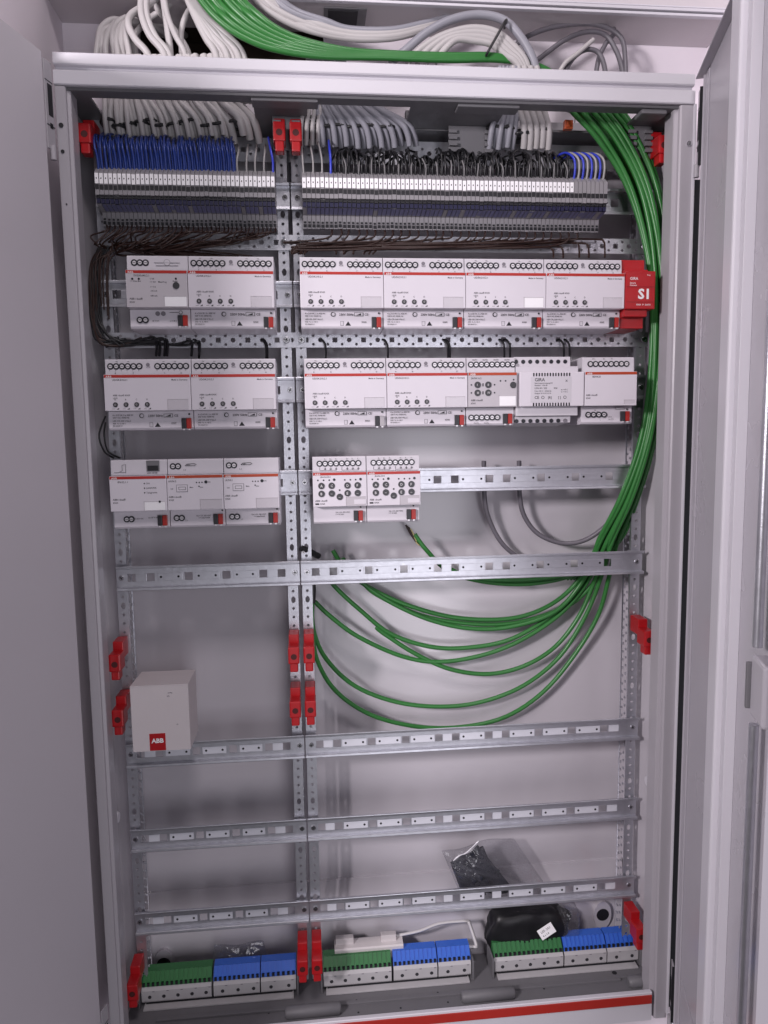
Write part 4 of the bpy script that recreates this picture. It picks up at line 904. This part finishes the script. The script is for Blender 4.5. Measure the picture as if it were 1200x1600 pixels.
# ---- cables above the cabinet
def top(lst, r, m, name, label, grp, n=10): return cable(name, label, 'cable', cpx(lst), r, m, grp, n, 6)
for i in range(7):
    dx = i*9+R_(2.5); top([(150+dx, 150, .07), (149+dx+R_(2), 95, .075+.006*(i % 2)), (150+dx*.9+R_(3), 66-i+R_(4), .08), (160+dx*.8+R_(4), 46-i*1.5+R_(5), .09), (182+dx*.6+R_(4), 36-i*1.2+R_(6), .10), (215+dx*.3, 38-i+R_(7), .118), (262+R_(12), 48+R_(10), .16), (290, 55, .2)], .0040, whitec, 'white_cable', 'white cable arching low above the cabinet, %s from the far left' % nth(i), 'low white arches above the cabinet')
for i, L in enumerate(([(238, 150, .07), (233, 90, .07), (212, 62, .07), (201, 40, .075), (206, 22, .085), (235, 5, .10), (270, -20, .11)],
          [(265, 150, .065), (258, 88, .065), (234, 55, .065), (222, 25, .065), (221, 0, .07), (226, -30, .08)],
          [(272, 150, .065), (266, 88, .066), (244, 58, .066), (231, 28, .066), (229, 0, .07), (236, -30, .08)],
          [(296, 150, .07), (290, 88, .07), (274, 55, .07), (262, 25, .075), (256, -5, .08), (250, -30, .09)],
          [(268, 150, .075), (266, 88, .076), (262, 45, .078), (256, 0, .08), (252, -30, .08)],
          [(282, 150, .08), (284, 85, .082), (283, 50, .085), (292, 22, .09), (306, 5, .1), (330, -20, .11)],
          [(300, 150, .08), (296, 88, .085), (275, 50, .09), (250, 20, .1), (232, -10, .11)],
          [(215, 150, .08), (212, 90, .085), (208, 60, .09), (232, 30, .1), (262, 10, .11), (280, -20, .12)])):
    top(L, .0046 if i in (0, 1, 4) else .0038, whitec, 'white_cable', 'white cable rising steeply at the upper left above the cabinet', 'steep white cables above the cabinet')
for i in range(6):
    dx = i*8.5; top([(350+dx, 160, .06), (338+dx, 88, .062+.004*(i % 2)), (322+dx*.75, 60-i*1.0, .064), (306+dx*.4, 28, .066), (292+dx*.2, -5, .07), (284, -35, .075)], .0046, whitec, 'white_cable', 'white cable slanting beside the green bundle above the cabinet, %s from the left' % nth(i), 'slanting white cables above the cabinet')
for i in range(11):
    s_ = i*6.6; k = i/10
    top([(296+s_, -30, .052+.003*(i % 3)), (312+s_, -2, .052+.003*(i % 3)), (338+s_*.95+k*4, 28-k*4, .05+.004*(i % 2)), (374+s_*.95, 55-k*8, .05+.004*(i % 2)), (425+s_*.8, 76-k*12, .052), (500+s_*.6, 88-k*10, .055), (600, 90-k*7, .06), (700, 92-k*6+R_(2), .066), (770, 93-k*6, .07), (830, 100, .074), (868, 118, .074), (900+s_*.6, 150, .068)], .0040, greenc, 'green_cable', 'green bus cable of the bundle above the cabinet, %s from its left edge' % nth(i), 'green cables above the cabinet')
for i in range(6):
    k = i*1.0
    top([(386+k*7, -35, .085), (398+k*8, -2, .085), (430+k*7, 24-k, .085+.005*(i % 2)), (478+k*6, 46-k*2.5, .088), (545, 60-k*2.8, .09), (610, 60-k*2.5, .092), (660, 48-k*2, .1), (700, 34-k, .11), (740, 26, .125)], .0050 if i % 2 else .0042, whitec if i < 4 else greyc, 'white_cable' if i < 4 else 'grey_cable', 'white cable sagging in the middle above the cabinet' if i < 4 else 'grey cable sagging in the middle above the cabinet', 'sagging cables above the cabinet')
top([(610, 98, .07), (632, 80, .072), (668, 50, .074), (708, 30, .076), (750, 23, .078), (788, 32, .076), (815, 60, .072), (834, 96, .07), (840, 130, .07)], .0056, greyc, 'grey_cable', 'thick grey cable forming the outer arch above the cabinet', None)
for i, k in enumerate((0, 1, 2, 3)):
    top([(636+k*14, 98, .068+.003*k), (655+k*13, 78, .07), (690+k*8, 56+k*2, .072), (735+k*2, 44+k*6.5, .073), (775-k*2, 50+k*6.5, .072), (803-k*4, 72+k*5, .07), (822-k*5, 98, .068), (828, 130, .07)], .0046, whitec, 'white_cable', 'white cable of the nested arches above the cabinet', 'white arches above the cabinet')
p0, p1 = px(791, 31, .062), px(762, 82, .060)
b = MB(); b.tube(catmull([p0+Vector((.003, .02, 0)), p0, p0.lerp(p1, .5)+Vector((0, -.003, 0)), p1, p1+Vector((0, .02, 0))], 5), .0018, black, 7); tag(b.build('cable_tie'), 'black cable tie across the white arches above the cabinet', 'cable tie')
for i, L in enumerate(([(800, 75, .12), (826, 56, .12), (866, 42, .12), (915, 37, .118), (950, 44, .115), (972, 62, .11), (977, 98, .105), (977, 130, .10)],
          [(815, 110, .11), (842, 92, .112), (880, 64, .115), (915, 50, .115), (945, 54, .112), (962, 78, .108), (971, 104, .105), (974, 130, .1)],
          [(878, 120, .1), (895, 92, .102), (914, 78, .104), (932, 80, .104), (942, 95, .102), (948, 125, .1)],
          [(930, 125, .11), (936, 90, .112), (948, 66, .115), (960, 52, .12), (955, 40, .125)])):
    top(L, .0034, dgreyc, 'grey_cable', ('dark grey cable, highest arch at the upper right', 'dark grey cable, second arch at the upper right', 'dark grey cable, smallest arch at the upper right', 'dark grey cable rising through the arches at the upper right')[i], None)
top([(868, 125, .095), (882, 100, .095), (904, 82, .097), (927, 62, .1)], .0032, whitec, 'white_cable', 'short cut-off white cable pointing up beside the dark arches', None)

# ================================================================== terminals at the cabinet bottom
def bottom_block(name, label, x0, x1, m, nt, ns, grp):
    zb = 0.003; t = thing(name, label, 'terminal block', (x0, .078, zb), grp); W = x1-x0
    b = MB(); b.prism([(0, .004), (.002, .001), (.030, 0), (.030, .026), (.004, .024), (0, .020)], 'x', .0004, W-.0004, termw); b.build('terminal_base', t)
    b = MB(); b.prism([(.0035, .0245), (.005, .030), (.015, .0405), (.030, .0405), (.030, .0245)], 'x', .0002, W-.0002, m)
    pitch = W/nt
    for i in range(nt):
        x = i*pitch
        b.prism([(.0054, .0304), (.0042, .0314), (.0136, .0418), (.0155, .0410)], 'x', x+pitch*.18, x+pitch*.82, m)
    b.build('lever_cap', t)
    for i in range(nt):
        bb = MB(); x = i*pitch+pitch*.5; bb.box((x-pitch*.26, .0026, .0255), (x+pitch*.26, .0052, .0300), dark); bb.build('wire_entry', t)
    for i in range(ns):
        bb = MB(); x = W*(i+.5)/ns+.002; bb.cyl((x, .0002, .0105), .0026, -.0006, ringm, 12); bb.cyl((x, -.0003, .0105), .0016, -.0003, knobm, 10); bb.build('screw_hole', t)
        bb = MB(); bb.box((x+.004, -.0003, .0185), (x+.0075, .0006, .0195), inkl); bb.build('printed_number', t)
    return t
sets = (((221, 331, 333, 407, 463), (1532, 1515), 'left'), ((505, 612, 614, 684, 736), (1500, 1484), 'middle'), ((772, 880, 881, 948, 997), (1478, 1462), 'right'))
for (a, c_, d, e, f_), (ya, yb_), nm in sets:
    X = [xx(v, ya+(yb_-ya)*(v-a)/(f_-a)+22, .08) for v in (a, c_, d, e, f_)]
    bottom_block('green_terminal', 'green-topped earth terminal in the %s group at the cabinet bottom' % nm, X[0], X[1], greent, 15, 5, 'green earth terminals')
    bottom_block('blue_terminal', 'wider blue-topped neutral terminal in the %s group at the cabinet bottom' % nm, X[2]+.0006, X[3]-.0006, bluet, 10, 3, 'wide blue terminals')
    bottom_block('blue_terminal', 'narrow blue-topped neutral terminal at the right end of the %s group' % nm, X[3]+.0006, X[4], bluet, 7, 2, 'narrow blue terminals')
    t = thing('terminal_carrier', 'light metal carrier under the %s group of coloured terminals' % nm, 'carrier', ((X[0]+X[4])/2, .09, -.002))
    b = MB(); b.box((X[0]+.004, .069, -.0018), (X[4]-.004, .112, .0008), termw, .0005); part(b, 'carrier_plate', t)
    b = MB(); b.box((X[0]+.006, .080, .0008), (X[4]-.006, .108, .0028), dark); part(b, 'carrier_core', t)
    for xe in (X[0]-.004, X[4]+.001):
        b = MB(); b.box((xe, .074, -.0018), (xe+.0028, .112, .030), gplast, .0006); part(b, 'carrier_bracket', t)

# ---- loose things lying behind the bottom terminals
t = thing('white_cover', 'white plastic cover strip with two lugs behind the middle green terminal', 'cover', (xx(575, 1490, .11), .11, .04))
a, c_ = xx(523, 1490, .10), xx(630, 1480, .10); zc = zz(575, 1484, .10)
b = MB(); b.prism([(.098, zc-.014), (.097, zc+.004), (.099, zc+.006), (.118, zc+.008), (.118, zc+.006), (.100, zc-.014)], 'x', a, c_, mat('cover_white', (.66, .62, .62), .4)); part(b, 'cover_body', t)
for xa, xb_ in ((a+.002, a+.030), (c_-.034, c_-.010)):
    b = MB(); b.box((xa, .106, zc+.0065), (xb_, .116, zc+.017), MATS['cover_white'], .0008); part(b, 'cover_lug', t)
b = MB(); b.tube(catmull(cpx([(620, 1462, .115), (655, 1455, .113), (688, 1443, .112), (732, 1439, .110)]), 4)+catmull(cpx([(732, 1439, .110), (739, 1460, .105), (745, 1479, .1)]), 4)+catmull(cpx([(745, 1480, .1), (720, 1479, .102), (690, 1481, .108), (640, 1487, .112)]), 4), .0030, mat('white_bent_strip', (.7, .68, .68), .35), 4, flat=.6)
tag(b.build('bent_bracket'), 'white bent wire bracket behind the middle blue terminals', 'bracket')
# crumpled bags
def crumple(name, c, size, m, seed, parent, amp=.12, sub=4, power=2.6):
    rnd = random.Random(seed); bm = bmesh.new(); bmesh.ops.create_icosphere(bm, subdivisions=sub, radius=1)
    dirs = [(Vector((rnd.gauss(0, 1), rnd.gauss(0, 1), rnd.gauss(0, 1))).normalized(), rnd.uniform(3, 9), rnd.uniform(0, 6)) for _ in range(16)]
    for v in bm.verts:
        d = v.co.normalized(); s_ = 1+amp*sum(abs(math.sin(d.dot(a)*f+ph))-.6 for a, f, ph in dirs)/4
        s_ *= (abs(d.x)**power+abs(d.y)**power+abs(d.z)**power)**(-1/power)
        v.co = Vector((d.x*size[0], d.y*size[1], d.z*size[2]))*s_
    b = MB(); b.bm(bm, m, True); bm.free(); b.v = [(v[0]+c[0], v[1]+c[1], v[2]+c[2]) for v in b.v]
    return part(b, name, parent)
def pillow(name, corners, T, m, seed, parent, n=26):
    rnd = random.Random(seed); A, B_, C_, D_ = [Vector(q) for q in corners]; b = MB()
    wv = [(rnd.uniform(3, 14), rnd.uniform(3, 14), rnd.uniform(0, 6), rnd.uniform(.3, 1)) for _ in range(9)]
    for s_ in (-1, 1):
        vs = []
        for j in range(n+1):
            for i in range(n+1):
                u_, v_ = i/n, j/n
                u2 = u_+.025*math.sin(v_*9+seed)*math.sin(math.pi*u_)**.2; v2 = v_+.03*math.sin(u_*8+seed*2)
                P_ = A.lerp(B_, u2).lerp(D_.lerp(C_, u2), v2)
                e = max(0, math.sin(math.pi*u_)*math.sin(math.pi*v_))**.45
                cr = sum(w_*abs(math.sin(a_*u_+c__*v_*s_+p_)) for a_, c__, p_, w_ in wv)/len(wv)
                P_ = P_+Vector((0, s_*T*e*(.35+1.5*cr), 0)); vs.append(P_)
        b.add(vs, [(j*(n+1)+i, j*(n+1)+i+1, (j+1)*(n+1)+i+1, (j+1)*(n+1)+i) for j in range(n) for i in range(n)], m, False)
    return part(b, name, parent)
c = px(748, 1362, .112)
t = thing('parts_bag', 'clear plastic bag with black contents leaning on the lowest rail', 'bag', (c.x, .11, c.z-.04))
pillow('bag_film', [px(690, 1329, .106), px(800, 1306, .128), px(866, 1402, .128), px(722, 1404, .106)], .010, film, 3, t)
pillow('dark_contents', [px(703, 1347, .112), px(748, 1322, .114), px(806, 1394, .114), px(722, 1397, .110)], .006, mat('dark_contents', (.022, .024, .036), .38), 17, t, 18)
for k in range(16):
    rnd = random.Random(k+40); f1, f2 = rnd.random(), rnd.random()
    q = px(714+f1*42+f2*34, 1350-f1*18*(1-f2)+f2*40, .112+rnd.uniform(-.005, .007)); b = MB(); hl = rnd.uniform(.010, .018)
    b.box((q.x-hl, q.y-.0022, q.z-.0035), (q.x+hl, q.y+.0022, q.z+.0035), mat('dark_contents', (.028, .030, .042), .42), .001)
    M_ = Matrix.Translation(q) @ Matrix.Rotation(.75+rnd.uniform(-.5, .5), 4, 'Y') @ Matrix.Rotation(rnd.uniform(-.4, .4), 4, 'Z') @ Matrix.Translation(-q)
    b.v = [tuple(M_ @ Vector(v)) for v in b.v]; part(b, 'black_piece', t)
P = [px(x, y, .098) for x, y in ((708, 1345), (718, 1337), (728, 1333), (738, 1324), (748, 1314))]
b = MB(); b.tube(catmull(P, 4), [.0006+.0009*abs(math.sin(i*.55)) for i in range(17)], mat('bag_fold', (.8, .79, .83), .12), 6, flat=.4); part(b, 'bag_fold', t)
c = px(828, 1450, .115)
t = thing('black_bag', 'black plastic roll with white paper tag behind the right terminals', 'bag', (c.x, .115, c.z-.03))
crumple('roll', (c.x-.004, .112, c.z), (.064, .020, .040), mat('black_film', (.008, .008, .010), .42, 0, .2, 30), 9, t, .13, 4, 3.6)
crumple('clear_wrap', (c.x+.060, .112, c.z+.004), (.018, .018, .036), film, 12, t, .10, 4, 4)
q = px(854, 1455, .088); tg = MB(); tg.box((-.013, -.0004, -.008), (.013, .0004, .008), white, .0001)
M_ = Matrix.Translation(q) @ Matrix.Rotation(-.55, 4, 'Y') @ Matrix.Rotation(-.3, 4, 'X'); tg.v = [tuple(M_ @ Vector(v)) for v in tg.v]; part(tg, 'paper_tag', t)
tb = MB(); put_text(tb, 'LED 2A1', -.009, .001, .0048, -.0006, inkm); put_text(tb, '4 x 0,8', -.009, -.005, .0040, -.0006, inkm); tb.v = [tuple(M_ @ Vector(v)) for v in tb.v]; part(tb, 'tag_lettering', t)
c = px(378, 1497, .12)
t = thing('clear_bag', 'crumpled clear plastic bag behind the left blue terminals', 'bag', (c.x, .12, c.z-.02))
pillow('bag_film', [px(335, 1478, .116), px(412, 1470, .118), px(425, 1530, .114), px(328, 1540, .114)], .008, film, 21, t)
